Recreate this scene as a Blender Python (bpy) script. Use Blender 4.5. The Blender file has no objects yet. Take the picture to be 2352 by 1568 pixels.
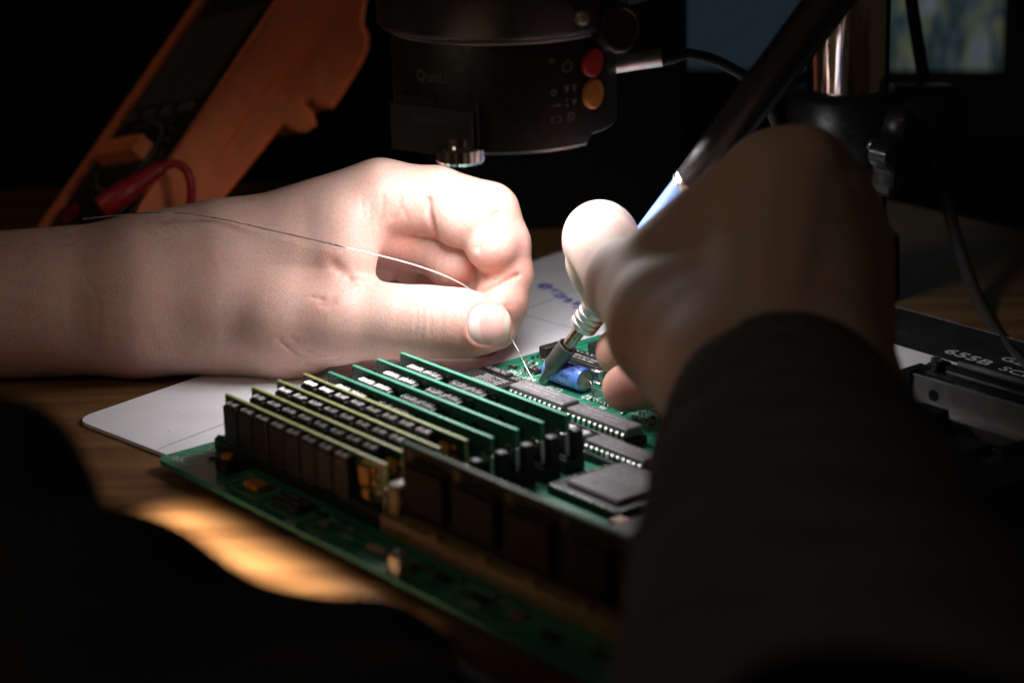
import bpy, math, random
import numpy as np
from mathutils import Vector, Matrix
random.seed(7); rng = np.random.default_rng(7)
S = 0.001                                   # all numbers below are millimetres
scene = bpy.context.scene
COL = scene.collection

# ------------------------------------------------------------------ camera, world, light, exposure
W, H, F = 2352.0, 1568.0, 5112.0            # measuring frame of the photograph, focal length in its pixels
PITCH, ROLL, YAWB = math.radians(17.56), math.radians(-1.63), math.radians(51.55)
CAM = np.array([0.0, 0.0, 254.4])           # z = 0 is the top of the circuit board
FWD = np.array([0, math.cos(PITCH), -math.sin(PITCH)])
_r = np.array([1.0, 0, 0]); _u = np.cross(_r, FWD)
RGT = math.cos(ROLL) * _r + math.sin(ROLL) * _u
UPV = -math.sin(ROLL) * _r + math.cos(ROLL) * _u
def ray(x, y): return FWD + RGT * ((x - W / 2) / F) - UPV * ((y - H / 2) / F)
def at(x, y, Y): d = ray(x, y); return CAM + d * (Y / d[1])
def on(x, y, z=0.0): d = ray(x, y); return CAM + d * ((z - CAM[2]) / d[2])
def proj(P):
    d = np.asarray(P) - CAM; z = d @ FWD
    return np.stack([W / 2 + F * (d @ RGT) / z, H / 2 - F * (d @ UPV) / z], -1)
CB = np.array([601.0, -357.0])              # camera seen from the board's own axes
def b2w(x, y, z=0.0):
    dx, dy = x - CB[0], y - CB[1]; a = -YAWB
    return np.array([math.cos(a) * dx - math.sin(a) * dy, math.sin(a) * dx + math.cos(a) * dy, z])

cam = bpy.data.cameras.new('camera'); camo = bpy.data.objects.new('camera', cam); COL.objects.link(camo)
cam.sensor_width = 36; cam.lens = F / W * 36; cam.clip_start = 0.02; cam.clip_end = 20
M = Matrix((RGT, UPV, -FWD)).transposed().to_4x4(); M.translation = Vector(CAM * S); camo.matrix_world = M
cam.dof.use_dof = True; cam.dof.focus_distance = 0.795; cam.dof.aperture_fstop = 7.8; cam.dof.aperture_blades = 0
scene.camera = camo

wd = bpy.data.worlds.new('World'); scene.world = wd; wd.use_nodes = True
bg = wd.node_tree.nodes['Background']; bg.inputs[0].default_value = (1.0, 0.70, 0.40, 1); bg.inputs[1].default_value = 0.010

RING_LIGHT, RING_WATT, RING_SPREAD = 6.0, 0.25, 178   # ring lamp: radiance of its diffuser, beam power and spread
# added narrow light without a real lamp, out of view, makes the bright wood patch
sl_ = bpy.data.lights.new('added_wood_light', 'AREA'); sl_.shape = 'RECTANGLE'; sl_.size = .125; sl_.size_y = .020; sl_.energy = 0.11; sl_.spread = math.radians(4); sl_.color = (1.0, .86, .66)
slo = bpy.data.objects.new('added_wood_light', sl_); COL.objects.link(slo); slo.location = Vector(b2w(84, -203, 330)) * S; slo.rotation_euler = (Matrix.Rotation(-YAWB, 3, 'Z') @ Matrix.Rotation(math.atan2(158, 335), 3, 'X')).to_euler()
# the room's own weak warm ceiling lamp, behind the camera and to the left
rl_ = bpy.data.lights.new('room_lamp', 'AREA'); rl_.shape = 'DISK'; rl_.size = 0.5; rl_.energy = 1.35; rl_.color = (1.0, 0.80, 0.58)
rlo = bpy.data.objects.new('room_lamp', rl_); COL.objects.link(rlo); rlo.location = (-1.05, -.15, .95); rlo.rotation_euler = (Vector((0, .75, 0)) - rlo.location).to_track_quat('-Z', 'Y').to_euler()

scene.view_settings.view_transform = 'Standard'; scene.view_settings.look = 'None'
scene.view_settings.exposure = 0.0; scene.view_settings.gamma = 1.0
scene.cycles.max_bounces = 8; scene.cycles.use_denoising = True
try: scene.cycles.denoiser = 'OPENIMAGEDENOISE'
except Exception: pass
scene.cycles.sample_clamp_indirect = 4.0

# ------------------------------------------------------------------ materials
MATS = {}
def mat(name, col, rough=0.5, metal=0.0, noise=0.0, nscale=400, bump=0.0, bscale=1500, spec=0.5, coat=0.0, emit=0.0):
    if name in MATS: return MATS[name]
    m = bpy.data.materials.new(name); m.use_nodes = True; nt = m.node_tree; p = nt.nodes['Principled BSDF']
    p.inputs['Base Color'].default_value = (*col, 1); p.inputs['Roughness'].default_value = rough
    p.inputs['Metallic'].default_value = metal; p.inputs['Specular IOR Level'].default_value = spec
    p.inputs['Coat Weight'].default_value = coat; p.inputs['Coat Roughness'].default_value = 0.15
    if emit: p.inputs['Emission Color'].default_value = (*col, 1); p.inputs['Emission Strength'].default_value = emit
    tc = nt.nodes.new('ShaderNodeTexCoord')
    n = nt.nodes.new('ShaderNodeTexNoise'); n.inputs['Scale'].default_value = nscale; n.inputs['Detail'].default_value = 5
    nt.links.new(tc.outputs['Object'], n.inputs['Vector'])
    if noise:
        mx = nt.nodes.new('ShaderNodeMix'); mx.data_type = 'RGBA'; mx.blend_type = 'MULTIPLY'
        r = nt.nodes.new('ShaderNodeMapRange'); r.inputs[1].default_value = .3; r.inputs[2].default_value = .7
        r.inputs[3].default_value = 1 - noise; r.inputs[4].default_value = 1 + noise
        nt.links.new(n.outputs[0], r.inputs[0]); mx.inputs[0].default_value = 1
        mx.inputs[6].default_value = (*col, 1); nt.links.new(r.outputs[0], mx.inputs[7])
        nt.links.new(mx.outputs[2], p.inputs['Base Color'])
    r2 = nt.nodes.new('ShaderNodeMapRange'); r2.inputs[1].default_value = .3; r2.inputs[2].default_value = .7
    r2.inputs[3].default_value = max(.03, rough - .08); r2.inputs[4].default_value = min(1, rough + .08)
    nt.links.new(n.outputs[0], r2.inputs[0]); nt.links.new(r2.outputs[0], p.inputs['Roughness'])
    if bump:
        b = nt.nodes.new('ShaderNodeTexNoise'); b.inputs['Scale'].default_value = bscale; b.inputs['Detail'].default_value = 3
        nt.links.new(tc.outputs['Object'], b.inputs['Vector'])
        bn = nt.nodes.new('ShaderNodeBump'); bn.inputs['Strength'].default_value = bump; bn.inputs['Distance'].default_value = .0003
        nt.links.new(b.outputs[0], bn.inputs['Height']); nt.links.new(bn.outputs[0], p.inputs['Normal'])
    MATS[name] = m; return m

def pcb_mat(name, c1, c2, pitch=1.9):
    m = bpy.data.materials.new(name); m.use_nodes = True; nt = m.node_tree; p = nt.nodes['Principled BSDF']; L = nt.links.new
    p.inputs['Roughness'].default_value = .33; p.inputs['Coat Weight'].default_value = .3; p.inputs['Coat Roughness'].default_value = .25
    tc = nt.nodes.new('ShaderNodeTexCoord')
    def waves(rot, sc):
        mp = nt.nodes.new('ShaderNodeMapping'); mp.inputs['Rotation'].default_value = (0, 0, rot); L(tc.outputs['Object'], mp.inputs[0])
        w = nt.nodes.new('ShaderNodeTexWave'); w.inputs['Scale'].default_value = sc; L(mp.outputs[0], w.inputs[0])
        g = nt.nodes.new('ShaderNodeMath'); g.operation = 'GREATER_THAN'; g.inputs[1].default_value = .72; L(w.outputs[1], g.inputs[0]); return g
    a = waves(0, 1 / (pitch * S) / 20 * 3.1); b = waves(math.pi / 2, 1 / (pitch * S) / 20 * 3.1); c = waves(math.pi / 4, 1 / (pitch * S) / 20 * 3.1)
    v = nt.nodes.new('ShaderNodeTexVoronoi'); v.inputs['Scale'].default_value = 70; L(tc.outputs['Object'], v.inputs['Vector'])
    sp = nt.nodes.new('ShaderNodeSeparateColor'); L(v.outputs['Color'], sp.inputs[0])
    m1 = nt.nodes.new('ShaderNodeMix'); g1 = nt.nodes.new('ShaderNodeMath'); g1.operation = 'GREATER_THAN'; g1.inputs[1].default_value = .45
    L(sp.outputs[0], g1.inputs[0]); L(g1.outputs[0], m1.inputs[0]); L(a.outputs[0], m1.inputs[2]); L(b.outputs[0], m1.inputs[3])
    m2 = nt.nodes.new('ShaderNodeMix'); g2 = nt.nodes.new('ShaderNodeMath'); g2.operation = 'GREATER_THAN'; g2.inputs[1].default_value = .72
    L(sp.outputs[1], g2.inputs[0]); L(g2.outputs[0], m2.inputs[0]); L(m1.outputs[0], m2.inputs[2]); L(c.outputs[0], m2.inputs[3])
    mx = nt.nodes.new('ShaderNodeMix'); mx.data_type = 'RGBA'; L(m2.outputs[0], mx.inputs[0])
    mx.inputs[6].default_value = (*c1, 1); mx.inputs[7].default_value = (*c2, 1)
    n = nt.nodes.new('ShaderNodeTexNoise'); n.inputs['Scale'].default_value = 60; L(tc.outputs['Object'], n.inputs['Vector'])
    r = nt.nodes.new('ShaderNodeMapRange'); r.inputs[1].default_value = .3; r.inputs[2].default_value = .7; r.inputs[3].default_value = .8; r.inputs[4].default_value = 1.2
    L(n.outputs[0], r.inputs[0])
    mu = nt.nodes.new('ShaderNodeMix'); mu.data_type = 'RGBA'; mu.blend_type = 'MULTIPLY'; mu.inputs[0].default_value = 1
    L(mx.outputs[2], mu.inputs[6]); L(r.outputs[0], mu.inputs[7]); L(mu.outputs[2], p.inputs['Base Color'])
    bn = nt.nodes.new('ShaderNodeBump'); bn.inputs['Strength'].default_value = .25; bn.inputs['Distance'].default_value = .00006
    L(m2.outputs[0], bn.inputs['Height']); L(bn.outputs[0], p.inputs['Normal'])
    MATS[name] = m; return m

def wood_mat(name, c1, c2):
    m = bpy.data.materials.new(name); m.use_nodes = True; nt = m.node_tree; p = nt.nodes['Principled BSDF']; L = nt.links.new
    tc = nt.nodes.new('ShaderNodeTexCoord'); mp = nt.nodes.new('ShaderNodeMapping'); mp.inputs['Scale'].default_value = (4, 60, 60); mp.inputs['Rotation'].default_value = (0, 0, -.35)
    L(tc.outputs['Object'], mp.inputs[0])
    n = nt.nodes.new('ShaderNodeTexNoise'); n.inputs['Scale'].default_value = 1.4; n.inputs['Detail'].default_value = 8; n.inputs['Distortion'].default_value = .6; L(mp.outputs[0], n.inputs[0])
    cr = nt.nodes.new('ShaderNodeValToRGB'); cr.color_ramp.elements[0].position = .3; cr.color_ramp.elements[1].position = .7
    cr.color_ramp.elements[0].color = (*c1, 1); cr.color_ramp.elements[1].color = (*c2, 1); L(n.outputs[0], cr.inputs[0]); L(cr.outputs[0], p.inputs['Base Color'])
    p.inputs['Roughness'].default_value = .42
    bn = nt.nodes.new('ShaderNodeBump'); bn.inputs['Strength'].default_value = .2; bn.inputs['Distance'].default_value = .0004; L(n.outputs[0], bn.inputs['Height']); L(bn.outputs[0], p.inputs['Normal'])
    MATS[name] = m; return m

def skin_mat(name, tint=(1, 1, 1)):
    m = bpy.data.materials.new(name); m.use_nodes = True; nt = m.node_tree; p = nt.nodes['Principled BSDF']; L = nt.links.new
    tc = nt.nodes.new('ShaderNodeTexCoord'); at_ = nt.nodes.new('ShaderNodeAttribute'); at_.attribute_name = 'pink'
    mx = nt.nodes.new('ShaderNodeMix'); mx.data_type = 'RGBA'
    mx.inputs[6].default_value = (.62 * tint[0], .465 * tint[1], .405 * tint[2], 1); mx.inputs[7].default_value = (.68 * tint[0], .37 * tint[1], .31 * tint[2], 1)
    L(at_.outputs['Fac'], mx.inputs[0])
    n = nt.nodes.new('ShaderNodeTexNoise'); n.inputs['Scale'].default_value = 95; n.inputs['Detail'].default_value = 4; L(tc.outputs['Object'], n.inputs['Vector'])
    cr = nt.nodes.new('ShaderNodeValToRGB'); cr.color_ramp.elements[0].position = .32; cr.color_ramp.elements[1].position = .68
    cr.color_ramp.elements[0].color = (1.02, .95, .93, 1); cr.color_ramp.elements[1].color = (.99, 1.01, 1.01, 1); L(n.outputs[0], cr.inputs[0])
    n2 = nt.nodes.new('ShaderNodeTexNoise'); n2.inputs['Scale'].default_value = 900; n2.inputs['Detail'].default_value = 2; L(tc.outputs['Object'], n2.inputs['Vector'])
    cr2 = nt.nodes.new('ShaderNodeValToRGB'); cr2.color_ramp.elements[0].position = .3; cr2.color_ramp.elements[1].position = .6
    cr2.color_ramp.elements[0].color = (.93, .88, .86, 1); cr2.color_ramp.elements[1].color = (1, 1, 1, 1); L(n2.outputs[0], cr2.inputs[0])
    mu = nt.nodes.new('ShaderNodeMix'); mu.data_type = 'RGBA'; mu.blend_type = 'MULTIPLY'; mu.inputs[0].default_value = 1; L(mx.outputs[2], mu.inputs[6]); L(cr.outputs[0], mu.inputs[7])
    mu2 = nt.nodes.new('ShaderNodeMix'); mu2.data_type = 'RGBA'; mu2.blend_type = 'MULTIPLY'; mu2.inputs[0].default_value = 1; L(mu.outputs[2], mu2.inputs[6]); L(cr2.outputs[0], mu2.inputs[7])
    L(mu2.outputs[2], p.inputs['Base Color'])
    p.inputs['Subsurface Weight'].default_value = 1.0; p.inputs['Subsurface Radius'].default_value = (1.0, .36, .2); p.inputs['Subsurface Scale'].default_value = .0019
    p.inputs['Roughness'].default_value = .5 if tint[0] == 1 else .62; p.inputs['Specular IOR Level'].default_value = .4 if tint[0] == 1 else .2
    # fine skin relief: small cells plus stretched creases running across the hand
    mp = nt.nodes.new('ShaderNodeMapping'); mp.inputs['Scale'].default_value = (1.0, .8, .62); mp.inputs['Rotation'].default_value = (.2, .5, .1); L(tc.outputs['Object'], mp.inputs[0])
    v = nt.nodes.new('ShaderNodeTexVoronoi'); v.feature = 'DISTANCE_TO_EDGE'; v.inputs['Scale'].default_value = 950
    nw = nt.nodes.new('ShaderNodeTexNoise'); nw.inputs['Scale'].default_value = 500; L(mp.outputs[0], nw.inputs['Vector'])
    va = nt.nodes.new('ShaderNodeVectorMath'); va.operation = 'MULTIPLY_ADD'; va.inputs[1].default_value = (.0012,) * 3; L(nw.outputs['Color'], va.inputs[0]); L(mp.outputs[0], va.inputs[2]); L(va.outputs[0], v.inputs['Vector'])
    cl = nt.nodes.new('ShaderNodeMapRange'); cl.inputs[1].default_value = 0; cl.inputs[2].default_value = .28; L(v.outputs[0], cl.inputs[0])
    mp2 = nt.nodes.new('ShaderNodeMapping'); mp2.inputs['Scale'].default_value = (1500, 260, 330); mp2.inputs['Rotation'].default_value = (0, -.25, 0); L(tc.outputs['Object'], mp2.inputs[0])
    n3 = nt.nodes.new('ShaderNodeTexNoise'); n3.inputs['Scale'].default_value = 1.0; n3.inputs['Detail'].default_value = 3; n3.inputs['Distortion'].default_value = .5; L(mp2.outputs[0], n3.inputs[0])
    nm = nt.nodes.new('ShaderNodeTexNoise'); nm.inputs['Scale'].default_value = 45; L(tc.outputs['Object'], nm.inputs['Vector'])
    ml = nt.nodes.new('ShaderNodeMath'); ml.operation = 'MULTIPLY'; L(cl.outputs[0], ml.inputs[0])
    mr = nt.nodes.new('ShaderNodeMapRange'); mr.inputs[1].default_value = .35; mr.inputs[2].default_value = .62; mr.inputs[3].default_value = .3; mr.inputs[4].default_value = 1; L(nm.outputs[0], mr.inputs[0]); L(mr.outputs[0], ml.inputs[1])
    ad = nt.nodes.new('ShaderNodeMath'); ad.operation = 'MULTIPLY_ADD'; ad.inputs[1].default_value = 1.0; L(n3.outputs[0], ad.inputs[0]); L(ml.outputs[0], ad.inputs[2])
    bn = nt.nodes.new('ShaderNodeBump'); bn.inputs['Strength'].default_value = .3; bn.inputs['Distance'].default_value = .00013; L(ad.outputs[0], bn.inputs['Height']); L(bn.outputs[0], p.inputs['Normal'])
    MATS[name] = m; return m

pcb_mat('board_green', (.017, .165, .092), (.028, .27, .16)); pcb_mat('module_green', (.006, .05, .028), (.010, .085, .048), 1.5)
pcb_mat('module_dark', (.012, .032, .02), (.02, .05, .03), 1.5)
mat('edge_green', (.08, .46, .29), .45, noise=.15, nscale=300); mat('edge_yellow', (.46, .52, .20), .5, noise=.2, nscale=300)
mat('edge_teal', (.10, .26, .18), .5, noise=.2)
mat('chip_black', (.020, .018, .017), .5, noise=.2, nscale=900, bump=.25, bscale=4000, spec=.3)
mat('chip_grey', (.19, .18, .19), .42, noise=.15, nscale=700, bump=.2, bscale=4000)
mat('chip_brown', (.014, .009, .006), .75, noise=.2, spec=.12)
mat('module_brown', (.016, .013, .007), .7, noise=.2, spec=.12); mat('board_rim', (.03, .20, .125), .5, noise=.2); mat('chip_mark', (.42, .41, .42), .6); mat('pad_brown', (.07, .042, .022), .5); mat('socket_black', (.012, .012, .013), .5, noise=.2, bump=.2)
mat('tin', (.78, .77, .75), .28, 1.0, noise=.15, nscale=600); mat('steel', (.75, .74, .73), .42, 1.0, noise=.15, nscale=200, bump=.15)
mat('rail_steel', (.46, .455, .45), .38, .4, noise=.12, nscale=200, bump=.12); mat('silk_white', (.75, .76, .72), .6); mat('tan_plastic', (.22, .14, .07), .5, noise=.12, nscale=120, bump=.2); mat('tan_tip', (.75, .68, .58), .5)
mat('orange_part', (.55, .23, .04), .5, noise=.15); mat('pink_part', (.60, .36, .26), .5, noise=.1)
mat('cap_blue', (.13, .25, .74), .28, noise=.08, coat=.5); mat('cap_end', (.50, .54, .47), .55, noise=.15, bump=.3); mat('ink', (.01, .012, .03), .6)
mat('via', (.35, .42, .30), .4, .6); mat('painted_gloss', (.62, .61, .66), .35, noise=.1, nscale=250)
mat('chrome', (.80, .80, .80), .07, 1.0); mat('black_metal', (.012, .012, .013), .38, noise=.2, bump=.15); mat('black_plastic', (.010, .010, .011), .5, noise=.2, bump=.2)
mat('scope_paint', (.016, .015, .016), .45, noise=.2, bump=.25); mat('knob_grey', (.022, .021, .021), .3); mat('print_grey', (.15, .14, .14), .6); mat('adapter_bounce', (.046, .046, .05), .4)  # adapter colour: black block lightened in place of bounce light from below
mat('rim_highlight', (.55, .53, .53), .4, .4)  # pale rim: the highlight line of the room light, put into its colour
mat('button_red', (.42, .03, .022), .45); mat('button_orange', (.50, .20, .035), .45)
mat('tip_iron', (.13, .125, .12), .5, .7, noise=.2, nscale=500, bump=.3, bscale=2500); mat('tip_shell', (.13, .125, .115), .5, .6, noise=.15, nscale=250, bump=.25, bscale=1800); mat('bronze', (.44, .34, .25), .3, 1.0, noise=.25, nscale=220)
mat('iron_blue', (.20, .33, .70), .35, noise=.06, nscale=150, bump=.1); mat('handle_black', (.012, .012, .014), .38, noise=.15, bump=.15)
mat('meter_orange', (.94, .235, .085), .5, noise=.1, nscale=90, bump=.2); mat('meter_black', (.014, .014, .013), .5, noise=.2, bump=.2); mat('meter_screen', (.07, .072, .06), .35)
mat('meter_print', (.09, .09, .09), .6); mat('lead_red', (.34, .012, .014), .45, noise=.1, bump=.1)
mat('mat_white', (.76, .755, .785), .55, noise=.05, nscale=60, bump=.15, bscale=700); mat('mat_black', (.010, .012, .012), .6, noise=.3, nscale=120, bump=.2); mat('ink_line', (.16, .16, .17), .7); mat('pen_blue', (.10, .11, .32), .7); mat('mat_print', (.60, .60, .64), .6)
wood_mat('wood', (.085, .034, .011), (.21, .108, .042))
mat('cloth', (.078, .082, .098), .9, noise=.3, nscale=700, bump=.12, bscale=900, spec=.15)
mat('cloth_shaded', (.022, .023, .027), .9, noise=.3, nscale=700, bump=.12, bscale=900, spec=.1); mat('cable_grey', (.030, .028, .026), .7); mat('cable_black', (.012, .012, .012), .6, bump=.5, bscale=1800)  # first cloth here: same garment, darkened to stand in for shade on its front
mat('wall_dark', (.010, .0095, .009), .9, noise=.3, nscale=4); mat('backdrop_black', (.004, .004, .004), .9, noise=.3, nscale=20, spec=.1)
mat('solder', (.72, .71, .70), .3, 1.0); mat('hair', (.16, .10, .06), .5)
skin_mat('skin'); skin_mat('skin_shade', (.97, .96, .95))

# ------------------------------------------------------------------ mesh builder and tagging
def lin(n, L_=False): return n
class MB:
    def __init__(s): s.v = []; s.f = []
    def add(s, v, f):
        o = len(s.v); s.v += [tuple(map(float, q)) for q in v]; s.f += [tuple(i + o for i in q) for q in f]; return s
    def box(s, c, d, bev=0.0, rz=0.0):
        cx, cy, cz = c; x, y, z = d[0] / 2, d[1] / 2, d[2] / 2
        if bev <= 0:
            v = [(a * x, b * y, g * z) for g in (-1, 1) for b in (-1, 1) for a in (-1, 1)]
            f = [(0, 2, 3, 1), (4, 5, 7, 6), (0, 1, 5, 4), (2, 6, 7, 3), (0, 4, 6, 2), (1, 3, 7, 5)]
        else:
            e = min(bev, x * .95, y * .95, z * .95); v = []; f = []
            def loop(hx, hy, hz, c_): return [(hx - c_, -hy, hz), (hx, -hy + c_, hz), (hx, hy - c_, hz), (hx - c_, hy, hz), (-hx + c_, hy, hz), (-hx, hy - c_, hz), (-hx, -hy + c_, hz), (-hx + c_, -hy, hz)]
            for (i, hz) in ((e, -z), (0, -z + e), (0, z - e), (e, z)): v += loop(x - i, y - i, hz, e * .6)
            for k in range(3):
                for j in range(8): f.append((k * 8 + j, k * 8 + (j + 1) % 8, k * 8 + 8 + (j + 1) % 8, k * 8 + 8 + j))
            f.append(tuple(range(7, -1, -1))); f.append(tuple(range(24, 32)))
        ca, sa = math.cos(rz), math.sin(rz)
        return s.add([(cx + ca * a - sa * b, cy + sa * a + ca * b, cz + g) for a, b, g in v], f)
    def rings(s, rings, cap=True, closed=False):
        n = len(rings[0]); v = [p for r in rings for p in r]; f = []
        R = len(rings)
        for k in range(R if closed else R - 1):
            a, b = k * n, ((k + 1) % R) * n
            for j in range(n): f.append((a + j, a + (j + 1) % n, b + (j + 1) % n, b + j))
        if cap and not closed: f.append(tuple(range(n - 1, -1, -1))); f.append(tuple(range((R - 1) * n, R * n)))
        return s.add(v, f)
    def lathe(s, a, b, prof, n=32, up=None):
        """profile [(t along a->b in mm, radius)]"""
        a = np.array(a, float); d = np.array(b, float) - a; d /= np.linalg.norm(d)
        h = np.array([0, 0, 1.0]) if abs(d[2]) < .9 else np.array([1.0, 0, 0]); u = np.cross(d, h); u /= np.linalg.norm(u); w = np.cross(d, u)
        return s.rings([[a + d * t + (u * math.cos(q) + w * math.sin(q)) * max(r, 1e-4) for q in [2 * math.pi * k / n for k in range(n)]] for t, r in prof])
    def tube(s, pts, r, n=8):
        P = [np.array(p, float) for p in pts]; rs = r if hasattr(r, '__len__') else [r] * len(P); R = []; u = None
        for i, p in enumerate(P):
            t = P[min(i + 1, len(P) - 1)] - P[max(i - 1, 0)]; t /= np.linalg.norm(t) + 1e-9
            if u is None:
                h = np.array([0, 0, 1.0]) if abs(t[2]) < .9 else np.array([1.0, 0, 0]); u = np.cross(t, h)
            u = u - t * (u @ t); u /= np.linalg.norm(u); w = np.cross(t, u)
            R.append([p + (u * math.cos(2 * math.pi * k / n) + w * math.sin(2 * math.pi * k / n)) * rs[i] for k in range(n)])
        return s.rings(R)
    def prism(s, poly, z0, z1):
        n = len(poly); v = [(x, y, z0) for x, y in poly] + [(x, y, z1) for x, y in poly]
        return s.add(v, [tuple(range(n - 1, -1, -1)), tuple(range(n, 2 * n))] + [(i, (i + 1) % n, n + (i + 1) % n, n + i) for i in range(n)])
def spline(pts, m=8):
    P = np.array(pts, float); P = np.vstack([2 * P[0] - P[1], P, 2 * P[-1] - P[-2]]); out = []
    for i in range(1, len(P) - 2):
        for k in range(m):
            t = k / m; a, b, c, d = P[i - 1], P[i], P[i + 1], P[i + 2]
            out.append(.5 * (2 * b + (c - a) * t + (2 * a - 5 * b + 4 * c - d) * t * t + (3 * b - a - 3 * c + d) * t ** 3))
    out.append(P[-2]); return out
def rounded(x0, y0, x1, y1, r, n=5):
    out = []
    for cx, cy, a in ((x1 - r, y1 - r, 0), (x0 + r, y1 - r, 90), (x0 + r, y0 + r, 180), (x1 - r, y0 + r, 270)):
        for k in range(n + 1): q = math.radians(a + 90 * k / n); out.append((cx + r * math.cos(q), cy + r * math.sin(q)))
    return out

def tag(o, label=None, cat=None, group=None, kind=None):
    if label: o['label'] = label
    if cat: o['category'] = cat
    if group: o['group'] = group
    if kind: o['kind'] = kind
    return o
def thing(name, label, cat, loc=(0, 0, 0), rz=0.0, group=None):
    o = bpy.data.objects.new(name, None); COL.objects.link(o); o.empty_display_size = .01
    o.location = Vector([float(q) for q in loc]) * S; o.rotation_euler = (0, 0, rz); tag(o, label, cat, group); return o
def make_mesh(name, mb, m, smooth=None):
    me = bpy.data.meshes.new(name); me.from_pydata([(x * S, y * S, z * S) for x, y, z in mb.v], [], mb.f)
    me.materials.append(MATS[m]); me.validate()
    if smooth is not None:
        me.polygons.foreach_set('use_smooth', [True] * len(me.polygons))
        if smooth < 180:
            try: me.set_sharp_from_angle(angle=math.radians(smooth))
            except Exception: pass
    return me
def place(name, me, parent=None, loc=(0, 0, 0), rz=0.0):
    o = bpy.data.objects.new(name, me); COL.objects.link(o); o.parent = parent; o.location = Vector([float(q) for q in loc]) * S; o.rotation_euler = (0, 0, rz); return o
def obj(name, mb, m, parent=None, smooth=40, world=False):
    """world=True: coordinates are world mm, turned into the top parent's frame"""
    if world and parent is not None:
        r = parent
        while r.parent: r = r.parent
        L = np.array(r.location) / S; a = -r.rotation_euler[2]; ca, sa = math.cos(a), math.sin(a)
        mb.v = [(ca * (x - L[0]) - sa * (y - L[1]), sa * (x - L[0]) + ca * (y - L[1]), z - L[2]) for x, y, z in mb.v]
    return place(name, make_mesh(name, mb, m, smooth), parent)
def text_geo(txt, size, ext=0.0, spacing=1.0, bold=0.0):
    c = bpy.data.curves.new('t', 'FONT'); c.body = txt; c.size = size; c.extrude = ext; c.align_x = 'CENTER'; c.align_y = 'CENTER'; c.space_character = spacing; c.offset = bold; c.resolution_u = 3
    o = bpy.data.objects.new('t', c); COL.objects.link(o); dg = bpy.context.evaluated_depsgraph_get(); dg.update()
    me = o.evaluated_get(dg).to_mesh(); v = [tuple(q.co) for q in me.vertices]; f = [tuple(p.vertices) for p in me.polygons]
    o.evaluated_get(dg).to_mesh_clear(); bpy.data.objects.remove(o); bpy.data.curves.remove(c); return v, f

# ------------------------------------------------------------------ the surface and the background
TZ, MZ = -3.9, -2.6                          # table top, top of the work mat
mb = MB(); far = 418
KM = (CAM[2] - MZ) / (CAM[2] + 6.0)
def mt(x, y): return (CB[0] + (x - CB[0]) * KM, CB[1] + (y - CB[1]) * KM)
poly = [b2w(x, y)[:2] for x, y in ((-900, far), (-900, -700), (700, -700), (700, far))]
mb.prism([tuple(q) for q in poly], TZ - 30, TZ); tag(obj('table_top', mb, 'wood', None, None), 'brown wooden table top under the work mat and the board', kind='structure')
mb = MB(); mb.box((0, 1750, 300), (4000, 20, 3000)); tag(obj('wall', mb, 'wall_dark', None, None), 'dark wall behind the work place', kind='structure')
mb = MB(); mb.box((0, 500, -720), (4000, 2600, 20)); tag(obj('floor', mb, 'wall_dark', None, None), 'dark floor below the table', kind='structure')

BRZ = -YAWB; B0 = b2w(0, 0, 0)
MH = MZ - TZ
matT = thing('work_mat', 'white work mat with a black printed far border under the circuit board', 'mat', b2w(0, 0, TZ), BRZ)
def smooth_poly(P, r, n=5):
    out = []; P = [np.array(p, float) for p in P]
    for i, p in enumerate(P):
        a = P[i - 1] - p; b = P[(i + 1) % len(P)] - p; a /= np.linalg.norm(a); b /= np.linalg.norm(b)
        for k in range(n + 1): t = k / n; out.append(tuple(p + a * r * (1 - t) ** 2 + b * r * t ** 2))
    return out
mb = MB(); mb.prism(smooth_poly([mt(*q) for q in [(-80.5, -15), (245, 18), (245, 294), (-139, 297)]], 8), 0, MH); obj('sheet', mb, 'mat_white', matT, None)
mb = MB(); mb.prism(smooth_poly([mt(*q) for q in [(-118, 259), (245, 256.5), (245, 293.5), (-131, 296.5)]], 2), MH + .01, MH + .06); bd = obj('printed_border', mb, 'mat_black', matT, None); tag(bd, 'black printed border along the far edge of the mat')
mb = MB()
for a, b in (((-33, -9), (-60, 120)), ((-60, 120), (-88, 259)), ((-52, 75), (-115, 70)), ((-84, 232), (30, 240)), ((-72, 180), (-10, 186)), ((-105, 130), (-60, 133)), ((50, 205), (46, 256)), ((118, 218), (117, 258))):
    a = np.array(mt(*a)); b = np.array(mt(*b)); d = (b - a) / np.linalg.norm(b - a); n = np.array([-d[1], d[0]]) * .22
    mb.add([(*(a - n), MH + .02), (*(b - n), MH + .02), (*(b + n), MH + .02), (*(a + n), MH + .02)], [(0, 1, 2, 3)])
obj('ruled_line', mb, 'ink_line', matT, None)
def flat_text(txt, size, x, y, z, rz, m, parent, name='printed_text', shear=0, sx=1.0, bold=0.0):
    v, f = text_geo(txt, size, 0, 1.05, bold); ca, sa = math.cos(rz), math.sin(rz); mb = MB()
    mb.add([(x + ca * (a * sx + shear * b) - sa * b, y + sa * (a * sx + shear * b) + ca * b, z) for a, b, c in v], f); return obj(name, mb, m, parent, None)
flat_text('655B', 7.5, *mt(90, 265.5), MH + .1, math.radians(-2), 'mat_print', matT, sx=1.35, bold=.15)
flat_text('GZA', 6.5, *mt(108, 273.5), MH + .1, math.radians(-2), 'mat_print', matT, sx=1.3, bold=.1); flat_text('SCR', 6.5, *mt(114, 264), MH + .1, math.radians(-2), 'mat_print', matT, sx=1.3, bold=.1)
mb = MB()                                     # blue pen scribble on the mat
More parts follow.
